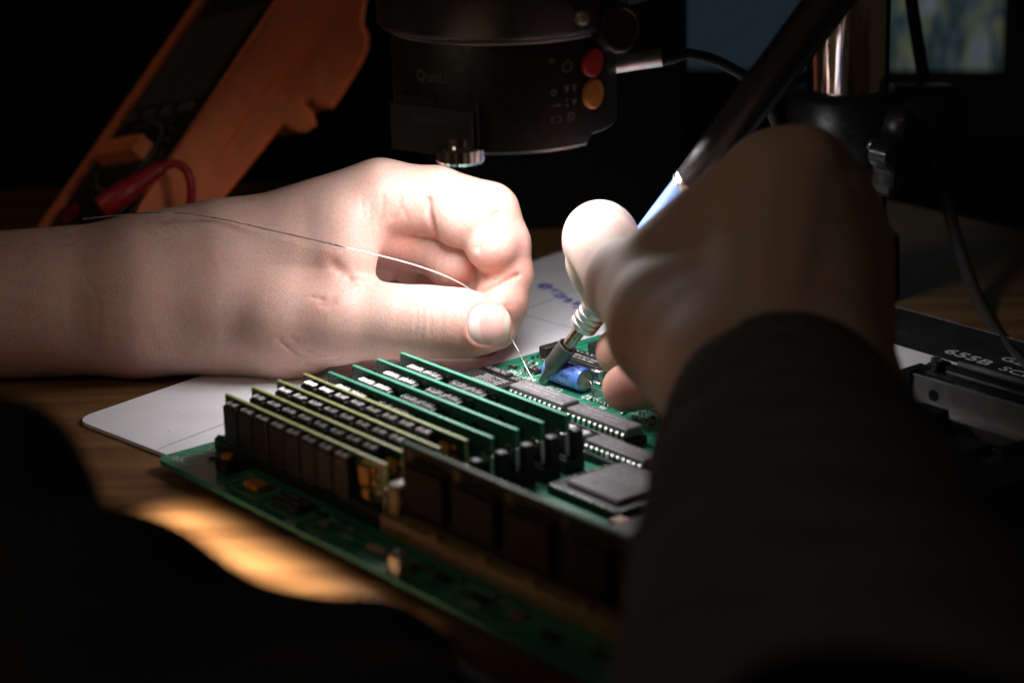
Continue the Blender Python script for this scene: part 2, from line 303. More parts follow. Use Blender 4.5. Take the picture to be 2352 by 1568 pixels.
for k in range(15):
    x0 = -96 + k * 3.0 + rng.uniform(-.5, .5); y0 = 214 - k * .9
    pts = [(*mt(x0 + rng.uniform(-1.2, 1.2), y0 + rng.uniform(-3.2, 3.2)), MH + .02) for _ in range(6)]
    mb.tube(spline(pts, 4), .42, 5)
obj('pen_writing', mb, 'pen_blue', matT)
mb = MB()
for k in range(90):
    x, y = rng.uniform(-100, -14), rng.uniform(-5, 210); r = rng.uniform(.12, .4)
    mb.add([(x + r * math.cos(q), y + r * math.sin(q) * .7, MH + .03) for q in np.linspace(0, 2 * math.pi, 7)[:-1]], [tuple(range(6))])
tag(obj('dirt_speck', mb, 'ink_line', matT, None), kind='stuff')

# ------------------------------------------------------------------ circuit board (axes: x along the memory modules, y away from the camera)
board = thing('circuit_board', 'green computer circuit board with chips and sockets lying on the mat', 'circuit board', B0, BRZ)
mb = MB(); mb.prism(rounded(-11.5, -21.5, 240, 203, 3.5), -1.6, 0); pl = obj('board_plate', mb, 'board_green', board, 60)
mb = MB(); o_ = rounded(-11.7, -21.7, 240.2, 203.2, 3.6); i_ = rounded(-11.1, -21.1, 239.6, 202.6, 3.4); n = len(o_)
mb.rings([[(x, y, z) for x, y in q] for q, z in ((o_, -1.65), (o_, .03), (i_, .04))], cap=False); obj('board_edge', mb, 'board_rim', board, None)
mb = MB()
for x, y in ((-6, -3), (0, 200), (232, 200), (232, -15), (-6, 150)): mb.lathe((x, y, -2), (x, y, 1), [(0, 2.0), (2.06, 2.0), (2.06, 1.2), (0, 1.2)], 16)
obj('mounting_ring', mb, 'via', board)
mb = MB()                                     # standoffs that carry the board on the mat
for x, y in ((-2, -12), (0, 194), (225, 190), (225, -8), (110, 90)): mb.lathe((x, y, MZ), (x, y, 0), [(0, 3.2), (.98, 3.2)], 14)
obj('standoff', mb, 'socket_black', board)
mb = MB()
def dot(x, y, r, z=.02, n=6): mb.add([(x + r * math.cos(q), y + r * math.sin(q), z) for q in np.linspace(0, 2 * math.pi, n + 1)[:-1]], [tuple(range(n))])
for k in range(1500):
    x, y = rng.uniform(-9, 235), rng.uniform(-19, 200); dot(x, y, rng.uniform(.22, .42))
for x in np.arange(26, 110, 1.6): dot(x, 116.5 + rng.uniform(-.3, .3), .3); dot(x, 114.2, .22)
for y in np.arange(112, 190, 2.2): dot(44 + rng.uniform(-.4, .4), y, .32); dot(90 + rng.uniform(-8, 8), y, .32)
tag(obj('solder_dot', mb, 'via', board, None), kind='stuff')
mb = MB()                                     # silkscreen outlines
def silk_rect(x0, y0, x1, y1, w=.22):
    for a, b, c, d in ((x0, y0, x1, y0 + w), (x0, y1 - w, x1, y1), (x0, y0, x0 + w, y1), (x1 - w, y0, x1, y1)):
        mb.add([(a, b, .03), (c, b, .03), (c, d, .03), (a, d, .03)], [(0, 1, 2, 3)])
for r in ((-8, 111, 8, 119), (8.5, 109.6, 23, 117), (0, 122.5, 9.5, 129), (15, 117.5, 40, 130), (38, 122, 60, 136), (60, 122, 96, 140), (6, -18, 24, -6.5), (28, -18, 42, -7), (48, -18, 66, -7), (72, -19, 84, -9), (140, -19, 170, -9), (110, 90, 122, 99)): silk_rect(*r)
for cx, cy, r in ((-1, -12.5, 5),):
    for k in range(28):
        a, b = 2 * math.pi * k / 28, 2 * math.pi * (k + 1) / 28
        mb.add([(cx + (r + e) * math.cos(q), cy + (r + e) * math.sin(q), .03) for q, e in ((a, 0), (b, 0), (b, .25), (a, .25))], [(0, 1, 2, 3)])
obj('silkscreen_line', mb, 'silk_white', board, None)
PI = math.pi
for t, s_, x, y, rz in (('Q2', 3.4, -2.5, 132, PI), ('U45', 3.6, 1, 120.6, PI), ('UR5', 3.4, 10.5, 119.6, PI), ('U78', 4.2, 25, 119.3, PI), ('JR2', 4.6, 41, 121.5, PI), ('R6', 3, 52, 118, PI), ('C31', 3, 6, 133.5, PI), ('R5', 2.6, 14.5, 124.5, PI / 2), ('C12', 3, -5, -17, PI), ('U9', 3, 26, -20, PI), ('R44', 3, 66, -20, PI), ('C9', 3, 88, -14, PI), ('U20', 3.4, 150, -16, PI)):
    flat_text(t, s_, x, y, .04, rz, 'silk_white', board, 'silkscreen_text', bold=.04)

def chip_part(name, c, d, m='chip_black', parent=None, bev=.35, rz=0): mb = MB(); mb.box(c, d, bev, rz); return obj(name, mb, m, parent or board, 30)
def marks(parent, x0, y0, x1, y1, z, rows, h=.7, m='chip_mark', dens=.8):
    mb = MB()
    for r in range(rows):
        y = y0 + (y1 - y0) * (r + .5) / rows; x = x0
        while x < x1 - .5:
            w = rng.uniform(.35, .9)
            if rng.uniform() < dens: mb.add([(x, y - h / 2 + rng.uniform(0, .15), z), (x + w * .8, y - h / 2, z), (x + w * .8, y + h / 2 - rng.uniform(0, .2), z), (x, y + h / 2, z)], [(0, 1, 2, 3)])
            x += w + .12
    obj('laser_mark', mb, m, parent, None)
def soic(x0, y0, x1, y1, n, h=1.9, lead=1.3, name='small_chip'):
    c = chip_part(name, ((x0 + x1) / 2, (y0 + y1) / 2, h / 2 + .15), (x1 - x0, y1 - y0, h), bev=.3)
    mb = MB()
    for k in range(n):
        x = x0 + (x1 - x0) * (k + .5) / n; w = (x1 - x0) / n * .42
        for sgn, yy in ((-1, y0), (1, y1)):
            mb.box((x, yy + sgn * .25, h * .55), (w, .6, .2)); mb.box((x, yy + sgn * .6, h * .3), (w, .2, h * .55)); mb.box((x, yy + sgn * 1.0, .14), (w, .9, .2))
    obj('chip_leads', mb, 'tin', c, None); marks(c, x0 + .8, y0 + .6, x1 - .8, y1 - .5, h + .16, 2, .8); return c
soic(-7.5, 111.8, 6.2, 115.6, 10); soic(8.8, 110.6, 21.5, 114.6, 8); soic(2.2, 123.4, 9, 127.6, 4, 1.7)
soic(-4.4, 121.8, -1.4, 123.8, 3, 1.0, name='transistor'); soic(46, 126, 60, 132, 9); soic(64, 126, 78, 134, 10); soic(66, 146, 82, 156, 10)
# flat square chip behind the last module
q = chip_part('flat_chip', (5.5, 97, 1.6), (24, 22.5, 2.8), 'chip_black', bev=.5); marks(q, 2, 98, 15, 107, 3.02, 6, .75, 'chip_mark', .85)
mb = MB()
for k in range(24):
    t = -5 + k * .9
    mb.box((t, 109.2, .9), (.35, 1.4, .25)); mb.box((t, 110.0, .4), (.35, .3, 1.0))
obj('chip_leads', mb, 'tin', q, None)
# the dual in-line chips in sockets, pins one by one
PIN = None
def dip(x0, x1, y0, y1, ztop, npin, m='chip_grey', zs=3.6):
    global PIN
    c = chip_part('dual_inline_chip', ((x0 + x1) / 2, (y0 + y1) / 2, ztop - 1.7), (x1 - x0, y1 - y0, 3.4), m, bev=.45)
    if PIN is None:
        pb = MB(); pb.box((0, -.35, .1), (1.35, .9, .3), .08); pb.box((0, -.72, -1.1), (1.35, .3, 2.2), .08); pb.box((0, -.7, -2.6), (.6, .28, 1.6)); PIN = make_mesh('pin', pb, 'tin', 40)
    for k in range(npin):
        x = x0 + (x1 - x0) * (k + .5) / npin
        place('pin', PIN, c, (x, y0, ztop - 1.9)); place('pin', PIN, c, (x, y1, ztop - 1.9), PI)
    sb = MB(); sb.box(((x0 + x1) / 2, (y0 + y1) / 2, (ztop - 3.9) / 2 + .02), (x1 - x0 + 1.2, y1 - y0 + 2.6, ztop - 4.0), .3); obj('chip_socket', sb, 'socket_black', c, 40)
    mb = MB()
    for xx, yy in ((x0 + 2.2, (y0 + y1) / 2 + .9), (x1 - 2.4, (y0 + y1) / 2 - 1.2)): mb.lathe((xx, yy, ztop - .3), (xx, yy, ztop + 1), [(0, .62), (.33, .62), (.33, .45), (.12, .4)], 14)
    obj('mould_mark', mb, 'chip_black', c)
    marks(c, x0 + 5, y0 + 1.4, x1 - 7, y1 - 1.2, ztop + .015, 2, .9, 'chip_mark', .75); return c
d1 = dip(27.6, 56.2, 96.6, 104, 7.6, 11); d2 = dip(58.2, 88.4, 96.6, 104, 6.9, 11); d3 = dip(85.4, 113.5, 81.4, 88.6, 6.9, 11); d4 = dip(66, 80.6, 83.6, 89.6, 5.4, 5)
mb = MB(); mb.prism([(66.6, 84.4), (70, 83.9), (73, 85), (76, 83.8), (79.5, 84.2), (80, 87.5), (79, 89.2), (75, 88.6), (71, 89.4), (67, 88.9)], 5.45, 5.6); tag(obj('painted_gloss', mb, 'painted_gloss', d4, None), 'whitish patch painted as the gloss on a chip')  # pale shape standing in for a glossy reflection on the chip top
# square processor in its socket
sk = chip_part('processor_socket', (116.3, 69.6, 1.3), (33, 33, 2.6), 'socket_black', bev=.5)
pr = chip_part('processor', (116.3, 69.6, 3.4), (25, 25, 1.6), 'chip_grey', bev=.8); marks(pr, 108, 68, 124, 77, 4.22, 4, 1.0, 'chip_mark', .8)
mb = MB(); mb.lathe((112, 62.5, 4), (112, 62.5, 5), [(0, 1.3), (.23, 1.3), (.23, .01)], 16); obj('pin_one_dot', mb, 'print_grey', pr)
mb = MB()
for k in range(17):
    for (x, y) in ((101.5 + k * 1.85, 53.6), (101.5 + k * 1.85, 85.6), (100.3, 54.8 + k * 1.85), (132.3, 54.8 + k * 1.85)): mb.box((x, y, 2.65), (.8, .8, .3))
obj('socket_contacts', mb, 'tin', sk, None)
# blue axial capacitor
cp = MB(); cp.lathe((16.5, 123.6, 4.6), (36.4, 124.2, 4.6), [(0, 0.01), (0, 3.4), (.5, 4.1), (2.2, 4.25), (2.5, 3.95), (3.2, 3.95), (3.5, 4.25), (18.4, 4.25), (19.4, 4.0), (19.6, 3.3), (19.3, 3.2)], 32)
cap = obj('capacitor', cp, 'cap_blue', board, 50); tag(cap, 'blue axial capacitor with black print')
mb = MB(); mb.lathe((35.6, 124.2, 4.6), (37, 124.2, 4.6), [(0, 3.25), (.35, 3.25), (.42, 2.1), (.3, 2.0), (.3, 1.2), (.5, 1.1), (.6, .01)], 28); obj('end_seal', mb, 'cap_end', cap)
mb = MB(); mb.tube(spline([(36, 124.2, 4.6), (37.5, 124.2, 4.8), (39, 124, 4.4), (40.5, 123.4, 2.5), (41, 123, 0)], 5), .33, 8); mb.tube(spline([(17, 123.6, 4.6), (14.5, 123.5, 4.4), (13.6, 123.4, 0)], 5), .33, 8); obj('lead_wire', mb, 'tin', cap)
def wrap(txt, size, xc, ang, R, axis_y, axis_z, m, name, parent):
    v, f = text_geo(txt, size); mb = MB()
    mb.add([(xc + a, axis_y - R * math.cos(ang + b / R), axis_z + R * math.sin(ang + b / R)) for a, b, c in v], f); obj(name, mb, m, parent, None)
wrap('120  OX 120', 2.1, 27.5, .95, 4.29, 123.9, 4.6, 'ink', 'printed_text', cap); wrap('22MF-3BAC', 2.1, 27, .28, 4.29, 123.9, 4.6, 'ink', 'printed_text', cap)
mb = MB()
for k in range(20): mb.box((18.6 + k * .8, 123.9 - 4.27 * math.cos(1.42), 4.6 + 4.27 * math.sin(1.42)), (.55, .5, .06))
obj('polarity_stripe', mb, 'ink', cap, None)
# parts beyond the capacitor
rp = chip_part('resistor_pack', (12, 143.5, 1.6), (24, 7.5, 3.0), 'chip_black'); marks(rp, 3, 141, 20, 145, 3.13, 2, 1.0)
for k in range(8): mb = MB(); mb.box((2 + k * 2.6, 147.6, 1.9), (1.7, 1.5, 3.4), .3); obj('solder_pad', mb, 'tin', rp)
mb = MB(); mb.lathe((30, 136.2, 0), (30, 136.2, 10), [(0, 3.4), (4.6, 3.4), (5.0, 3.0), (5.05, .01)], 28); mb.box((30, 136.2, .5), (7.4, 7.4, 1.0), .3); obj('metal_can', mb, 'tin', board)
chip_part('tall_chip', (-4, 142, 2.4), (4, 9, 4.6)); chip_part('tall_chip', (34, 150, 2), (16, 9, 3.8)); chip_part('tall_chip', (52, 148, 1.6), (9, 12, 3)); chip_part('tall_chip', (16, 158, 2.2), (26, 9, 4.2))
for x, y in ((62, 112), (67, 112.4), (72, 112), (92, 108), (97, 108), (99, 100), (104, 103)):
    c = chip_part('resistor', (x, y, .55), (2.4, 1.4, .9), 'chip_black', bev=.15); mb = MB(); mb.box((x - 1.25, y, .55), (.6, 1.45, .95)); mb.box((x + 1.25, y, .55), (.6, 1.45, .95)); obj('solder_cap', mb, 'tin', c, None)
sl = chip_part('bus_slot', (122, 112, 5), (50, 8.6, 10), 'socket_black', bev=.4); mb = MB()
for k in range(18): mb.box((100 + k * 2.6, 107.6, 8.6), (1.3, .4, 1.6))
obj('slot_contacts', mb, 'tin', sl, None)
chip_part('bus_slot', (140, 128, 5), (70, 8.6, 10), 'socket_black', bev=.4)
oc = chip_part('tantalum_capacitor', (121, 84.5, 2.2), (7.5, 4.4, 4.2), 'orange_part', bev=.4); tag(oc, 'orange tantalum capacitor beside the processor')
mb = MB()
for k in range(7):
    for j in range(2): mb.lathe((124.5 + k * 1.0, 79.2 - j * 1.6, 0), (124.5 + k * 1.0, 79.2 - j * 1.6, 2), [(0, .35), (1.5, .3), (1.6, .01)], 8)
obj('pin_header', mb, 'tin', board)
chip_part('ceramic_part', (137.5, 51.5, 1.2), (8, 5, 2.2), 'pink_part', bev=.4)
mb = MB()
for x, y in ((141, 56), (143, 57.5), (144.5, 55.5), (143, 54.2), (146, 57), (139.6, 57.4)): mb.lathe((x, y, 0), (x, y, 1.4), [(0, .8), (.8, .6), (1.1, .01)], 10)
obj('solder_joint', mb, 'tin', board)
chip_part('connector_block', (150, 40, 3.2), (10, 26, 6.2), 'socket_black'); chip_part('connector_block', (158, 62, 3), (14, 10, 6), 'socket_black')
# front strip of the board
c = chip_part('button_switch', (15.6, -10.5, 2.4), (6.4, 6.4, 4.6), 'socket_black', bev=.4); mb = MB(); mb.lathe((15.6, -10.5, 4.5), (15.6, -10.5, 8), [(0, 2.2), (1.2, 2.1), (1.5, 1.7), (1.55, .01)], 20); obj('button_cap', mb, 'orange_part', c)
c = chip_part('tantalum_capacitor', (35.3, -12.4, 1.3), (8, 5, 2.4), 'orange_part', bev=.4); tag(c, 'flat orange tantalum capacitor on the front strip')
soic(49, -15.5, 63, -9, 8, 2.2); chip_part('resistor', (68, -10, .6), (5, 2, 1.0), 'chip_black'); chip_part('resistor', (76, -14, .6), (4, 2, 1.0), 'tan_plastic'); chip_part('diode', (104, -14.5, 1.0), (9, 2, 1.9), 'tan_plastic')
mb = MB(); mb.box((119.5, -18.4, 3.4), (5, 4.6, 6.6), 1.2); c = obj('quartz_crystal', mb, 'steel', board); mb = MB(); mb.box((119.5, -18.4, .35), (6.5, 5.6, .6), .2); obj('crystal_base', mb, 'tin', c)
for x, y, m_ in ((132, -12, 'chip_black'), (150, -13, 'chip_black'), (166, -12, 'tan_plastic'), (182, -14, 'chip_black'), (200, -12, 'chip_black')): chip_part('resistor', (x, y, .8), (6, 3, 1.5), m_)
# steel rail, long connector and chips near the far edge of the board
mb = MB(); mb.box((176, 190.4, 8.2), (120, 1.2, 12.4), .2); mb.box((179, 187.0, 5.0), (114, 6, 1.1), .3); mb.box((179, 184.4, 3.2), (114, 1.0, 4.6), .3); rl = obj('steel_rail', mb, 'rail_steel', board); tag(rl, 'bent steel card rail')
mb = MB(); mb.lathe((138, 189.7, 9), (138, 188.5, 9), [(0, 2.0), (.1, 2.0), (.12, 1.3)], 18); mb.lathe((190, 189.7, 9), (190, 188.5, 9), [(0, 2.0), (.1, 2.0), (.12, 1.3)], 18); obj('rail_hole', mb, 'socket_black', rl)
mb = MB(); mb.box((154, 196.2, 8.4), (44, 9.4, 15.6), .9); mb.box((156, 196.4, 17.2), (35, 4.0, 2.6), .6); mb.box((134.5, 196.2, 17.0), (5.5, 7.5, 3.0), .7); cn = obj('long_connector', mb, 'socket_black', board)
mb = MB(); mb.box((134.2, 195.0, 19.4), (3.0, 2.6, 2.0), .5); mb.box((136, 192.3, 17.4), (2.2, .7, 2.4), .2); obj('clip', mb, 'tin', cn); mb = MB(); mb.box((157, 199.5, 17.6), (34, 1.2, 3.6), .3); mb.box((156, 194.2, 16.6), (34, .7, .8), .2); obj('metal_strip', mb, 'steel', cn)
v, f = text_geo('2IBM-0091 R', 2.6); mb = MB(); mb.add([(152 + a, 191.48, 13.8 + b) for a, b, c_ in v], f); obj('moulded_text', mb, 'chip_mark', cn, None)
mb = MB(); mb.prism([(124, 189.0), (128, 189.0), (128, 199), (124, 199)], .1, 15); mb.lathe((129.5, 193, 12), (129.5, 196, 12), [(0, 3), (3, 3)], 18); obj('black_latch', mb, 'socket_black', board)
def qfp(cx, cy, s, h=2.4):
    c = chip_part('quad_chip', (cx, cy, h / 2 + .3), (s, s, h), 'chip_black', bev=.5); mb = MB(); n = int(s / 1.1)
    for k in range(n):
        t = -s / 2 + s * (k + .5) / n
        for x, y in ((cx + t, cy - s / 2 - .8), (cx + t, cy + s / 2 + .8), (cx - s / 2 - .8, cy + t), (cx + s / 2 + .8, cy + t)): mb.box((x, y, .4), (.5 if abs(x - cx) < s / 2 else 1.5, 1.5 if abs(x - cx) < s / 2 else .5, .5))
    obj('chip_leads', mb, 'tin', c, None)
qfp(163.5, 174.5, 14); qfp(178, 162, 11); chip_part('connector_block', (146, 178, 5), (12, 7, 9), 'socket_black'); chip_part('connector_block', (196, 168, 6), (14, 12, 11), 'socket_black'); chip_part('connector_block', (206, 140, 7), (16, 30, 13), 'socket_black')

# the many small resistors and capacitors in the gaps
rb_ = {}
for nm, c_ in (('k', 'chip_black'), ('t', 'tan_plastic')):
    q_ = MB(); q_.box((0, 0, .5), (1.5, 1.1, .8), .1); rb_[nm] = make_mesh('resistor', q_, c_, 30)
q_ = MB(); q_.box((-.95, 0, .5), (.5, 1.15, .85), .08); q_.box((.95, 0, .5), (.5, 1.15, .85), .08); RCAP = make_mesh('solder_cap', q_, 'tin', 30)
spots = [(x, y) for x in (-6, -1.5, 11, 14) for y in (131, 135.5, 138)] + [(x, y) for x in (44, 48, 52, 56) for y in (112, 120.5, 139)] + [(x, y) for x in (62, 67, 72, 77, 82, 87) for y in (118.5, 122.5, 138, 142)] + [(84 + 4 * k, 128 + (k % 3) * 3) for k in range(6)] + [(x, -6.8 - (x % 7)) for x in (2, 44, 72, 79, 86, 93)] + [(108 + 5 * k, -9 - (k % 3) * 4) for k in range(12)] + [(138 + 4 * k, 66 + (k % 4) * 4) for k in range(8)] + [(150 + 5 * k, 152 - (k % 3) * 4) for k in range(9)]
for k, (x, y) in enumerate(spots):
    o = place('resistor', rb_['t' if k % 4 == 0 else 'k'], board, (x + rng.uniform(-.5, .5), y + rng.uniform(-.5, .5), 0), PI / 2 if k % 3 == 0 else 0); place('solder_cap', RCAP, o)
# memory sockets and modules
SOCK = MB(); SOCK.box((44.5, 0, 2.4), (97, 7.4, 4.6), .4); SOCK.box((44.5, 2.2, 5.2), (93, 2.2, 2.4), .3)
SOCK.box((-1.8, 1.9, 7), (3.6, 3.4, 13.6), .4); SOCK.box((90.8, 1.9, 7), (3.6, 3.4, 13.6), .4); SOCK.box((44.5, -2.6, 4.9), (95, 1.4, 1.4), .2)
SOCKM = make_mesh('memory_socket', SOCK, 'socket_black', 40)
CL = MB(); CL.box((88.4, -1.0, 12.2), (1.6, 2.6, .5), .12); CL.box((90.6, -1.6, 9), (.5, 1.4, 8), .1); CL.box((-1.6, 1.9, 14.0), (1.4, 1.0, .7), .1); CL.box((90.8, 1.9, .9), (3.0, 4.4, .5), .1)
CLM = make_mesh('metal_clip', CL, 'steel', 40)
PITCHY = 10.16
for i in range(8):
    s_ = place('memory_socket', SOCKM, board, (0, i * PITCHY, 0)); place('metal_clip', CLM, s_)
def module_meshes(kind):
    D = {}; h = 20.0 if kind == 'y' else 18.3
    b = MB(); b.box((44.5, 0, (h + 3.2) / 2), (88.6, 1.15, h - 3.2)); D['module_board'] = make_mesh('module_board', b, 'module_dark' if kind == 'y' else 'module_green', None)
    e = MB(); E_ = 'edge_yellow' if kind == 'y' else 'edge_green'
    e.box((44.5, 0, h - .12), (89.3, 1.32, .42), .1); e.box((-.05, 0, (h + 3.4) / 2 - .2), (.42, 1.32, h - 3.8), .1); e.box((89.05, 0, (h + 3.4) / 2 - .2), (.42, 1.32, h - 3.8), .1); D['board_edge'] = make_mesh('board_edge', e, E_, 40)
    if kind == 'y':
        c = MB(); c.box((0, -2.3, 11.5), (7.7, 3.4, 13.2), .5); D['chip'] = make_mesh('memory_chip', c, 'chip_black', 30)
        p = MB()
        for k in range(5):
            for z, s2 in ((18.75, 1), (4.4, -1)): p.box((-2.5 + k * 1.25, -1.3, z), (.7, 1.6, .6), .1); p.box((-2.5 + k * 1.25, -2.75, z - .05 * s2), (.7, 1.5, .55), .1)
        D['leads'] = make_mesh('chip_leads', p, 'tin', None); D['xs'] = [7.2 + 9.0 * k for k in range(8)]
        x = MB(); x.box((79.5, -1.2, 14), (4.6, 1.3, 6), .3); x.box((84, -1.0, 16.5), (2.2, .9, 1.4), .2); x.box((84, -1.0, 13.2), (2.2, .9, 1.4), .2); x.box((79.5, -1.0, 8), (4, .9, 3), .2); D['parts'] = make_mesh('small_component', x, 'orange_part', 40)
    else:
        c = MB(); c.box((0, -2.4, 11.5), (18.2, 3.7, 8.4), .5); D['chip'] = make_mesh('memory_chip', c, 'chip_grey', 30)
        p = MB()
        for k in range(13):
            if k in (6,): continue
            for z, s2 in ((16.1, 1), (7.0, -1)): p.box((-7.8 + k * 1.3, -1.6, z), (.6, 1.9, .55), .08); p.box((-7.8 + k * 1.3, -3.2, z - .1 * s2), (.6, 1.6, .5), .08)
        D['leads'] = make_mesh('chip_leads', p, 'tin', None); D['xs'] = [16.0, 40.2]
        x = MB()
        for xx in (29, 53, 58, 63, 68, 73, 78): x.box((xx, -1.1, 12 + (xx % 3)), (1.8, 1.0, 2.8), .2)
        D['parts'] = make_mesh('small_component', x, 'chip_brown', 40)
    r = MB(); r.lathe((4.2, -.62, 10), (4.2, 0, 10), [(0, 1.9), (.02, 1.9), (.02, 1.45), (0, 1.45)], 20); r.lathe((85.2, -.62, 11), (85.2, 0, 11), [(0, 1.7), (.02, 1.7), (.02, 1.2), (0, 1.2)], 20); D['ring'] = make_mesh('hole_ring', r, 'edge_yellow', 40)
    g = MB()
    for k in range(30): g.box((6.5 + k * 2.55, -.62, 5.0), (1.6, .08, 3.0))
    D['contacts'] = make_mesh('contact_strip', g, 'tin', None)
    return D
DY, DG = module_meshes('y'), module_meshes('g')
ordn = ['nearest the camera', 'second from the camera', 'third from the camera', 'fourth from the camera']
def module(i):
    D = DY if i < 4 else DG
    if i < 4: lab = 'yellow-edged memory module with eight black chips, ' + ['nearest the camera', 'second from the camera', 'third from the camera', 'just before the green-edged ones'][i]
    else: lab = 'green-edged memory module with two wide chips, ' + ['right behind the yellow-edged ones', 'second of the green-edged ones', 'third of the green-edged ones', 'farthest from the camera beside the long chips'][i - 4]
    jit = [(.0, 0), (.15, .2), (-.1, .1), (.1, -.2), (0, .1), (-.15, 0), (.1, .15), (0, -.1)][i]
    t = thing('memory_module', lab, 'memory module', b2w(jit[0], i * PITCHY, 0), BRZ, 'memory modules in the row of sockets')
    place('module_board', D['module_board'], t); place('board_edge', D['board_edge'], t)
    for x in D['xs']: c = place('memory_chip', D['chip'], t, (x, 0, 0)); place('chip_leads', D['leads'], c)
    place('small_component', D['parts'], t); place('hole_ring', D['ring'], t); place('contact_strip', D['contacts'], t)
    if i >= 4:
        mb = MB(); mb.box((64.5, -2.0, 9.5), (13, 2.8, 7.6), .5); obj('memory_chip', mb, 'chip_black', t)
for i in range(8): module(i)
# the large module in the tan socket
mb = MB(); mb.box((150.5, -1.2, 3.2), (118, 7.5, 6.2), .5); mb.box((95.4, .6, 7.5), (5.4, 6.6, 14.6), .7); mb.box((206.6, .6, 7.5), (5.4, 6.6, 14.6), .7)
for x in (118, 140, 162, 184): mb.box((x, -3.6, 6.8), (4, 2.0, 1.6), .3)
ts = obj('module_socket', mb, 'tan_plastic', board); tag(ts, 'tan plastic socket of the large memory module'); mb = MB(); mb.box((95.4, .6, 15.3), (5.0, 6.0, 1.2), .5); obj('latch_tip', mb, 'tan_tip', ts)
t = thing('memory_module', 'large dark memory module standing in the tan socket in front', 'memory module', b2w(97, 1.5, 0), BRZ)
mb = MB(); mb.box((53, 0, 16.6), (106, 1.25, 24.4)); obj('module_board', mb, 'module_brown', t, None)
mb = MB(); mb.box((53, 0, 28.9), (107, 1.5, .5), .1); mb.box((-.2, 0, 17), (.5, 1.5, 23.6), .1); mb.box((106.2, 0, 17), (.5, 1.5, 23.6), .1); obj('board_edge', mb, 'edge_teal', t)
lm = MB()
for k in range(10):
    for z in (9.4, 24.4): lm.box((-7 + k * 1.55, -1.3, z), (.8, 1.4, .6))
LM = make_mesh('chip_leads', lm, 'steel', None); cm = MB(); cm.box((0, -2.2, 17), (17.6, 3.3, 14.2), .5); CM = make_mesh('memory_chip', cm, 'chip_brown', 30)
for k in range(4): c = place('memory_chip', CM, t, (13.5 + 24 * k, 0, 0)); place('chip_leads', LM, c)
mb = MB()
for x in (3.5, 26, 50, 74, 98): mb.lathe((x, -.7, 25.8), (x, 0, 25.8), [(0, 1.5), (.03, 1.5), (.03, .9), (0, .9)], 16)
obj('solder_pad', mb, 'pad_brown', t)

# ------------------------------------------------------------------ microscope with its stand, and the ring lamp under it
RC = np.array([0.0, 742.0]); RR = 37.7; RZ0, RZ1 = 96.4, 131.8
def on_ring(px, py, R=RR):
    """angle and height of the picture point on the lamp's round side"""
    best = None
    for k in range(-899, 900):
        th = k / 900 * PI / 2; p = np.array([RC[0] + R * math.sin(th), RC[1] - R * math.cos(th)]); d = ray(px, py)
        q = at(px, py, p[1]); e = abs(q[0] - p[0])
        if best is None or e < best[0]: best = (e, th, q[2])
    return best[1], best[2]
def cyl_pt(th, z, R): return (RC[0] + R * math.sin(th), RC[1] - R * math.cos(th), z)
def bend(v, th0, z0, R): return [cyl_pt(th0 + a / R, z0 + b, R + c) for a, b, c in v]
lampT = thing('ring_light', 'black round lamp with red and orange buttons under the microscope', 'lamp', (RC[0], RC[1], RZ0))
mb = MB(); n = 96
def ring(R, z, step=0): return [cyl_pt(2 * PI * k / n, z - (step if (2 * PI * k / n) > PI or (2 * PI * k / n) < .80 else 0) * 1.0, R) for k in range(n)]
mb.rings([ring(24, RZ0 + 6), ring(24, RZ0 + 4), ring(36.1, RZ0 + 3.8, 0), ring(36.9, RZ0 + 1.2, 3.0), ring(RR, RZ0 + 2.2, 3.0), ring(RR, RZ1 - 1.2), ring(RR - .8, RZ1), ring(24, RZ1)], cap=False); obj('lamp_body', mb, 'scope_paint', lampT, 35, world=True)
mb = MB(); mb.rings([ring(RR + .05, RZ1 - 1.5), ring(RR + .2, RZ1 - .9), ring(RR - .5, RZ1 - .1)], cap=False); obj('rim', mb, 'rim_highlight', lampT, 40, world=True)
m = bpy.data.materials.new('led_white'); m.use_nodes = True; nt = m.node_tree; nt.nodes.clear(); em = nt.nodes.new('ShaderNodeEmission'); em.inputs[0].default_value = (1, .965, .955, 1); em.inputs[1].default_value = RING_LIGHT; ou = nt.nodes.new('ShaderNodeOutputMaterial'); nt.links.new(em.outputs[0], ou.inputs[0]); MATS['led_white'] = m
mb = MB(); a_, b_ = [], []
for k in range(48): q = 2 * PI * k / 48; a_.append(cyl_pt(q, RZ0 + 3.4, 24.5)); b_.append(cyl_pt(q, RZ0 + 3.4, 35.4))
mb.add(a_ + b_, [(k, (k + 1) % 48, 48 + (k + 1) % 48, 48 + k) for k in range(48)]); dif = obj('led_diffuser', mb, 'led_white', lampT, None, world=True)
al = bpy.data.lights.new('ring_beam', 'AREA'); al.shape = 'DISK'; al.size = 70 * S; al.energy = RING_WATT; al.spread = math.radians(RING_SPREAD); al.color = (1, .97, .985)
alo = bpy.data.objects.new('ring_beam', al); COL.objects.link(alo); alo.parent = lampT; alo.location = (0, 0, 2.6 * S)
for (px, py, mm, w) in ((1358, 143, 'button_red', 4.9), (1360, 215, 'button_orange', 4.9)):
    th, z = on_ring(px, py); mb = MB(); rs = []
    for r, h in ((w, 0), (w, 1.1), (w - .5, 1.6), (.01, 1.8)): rs.append(bend([(r * math.cos(q), r * math.sin(q), h) for q in np.linspace(0, 2 * PI, 33)[:-1]], th, z, RR))
    mb.rings(rs, cap=False); obj('button', mb, mm, lampT, 40, world=True)
def ring_text(txt, size, px, py, m='print_grey', sx=1):
    th, z = on_ring(px, py); v, f = text_geo(txt, size); mb = MB(); mb.add(bend([(a * sx, b, .05) for a, b, c in v], th, z, RR), f); obj('printed_text', mb, m, lampT, None, world=True)
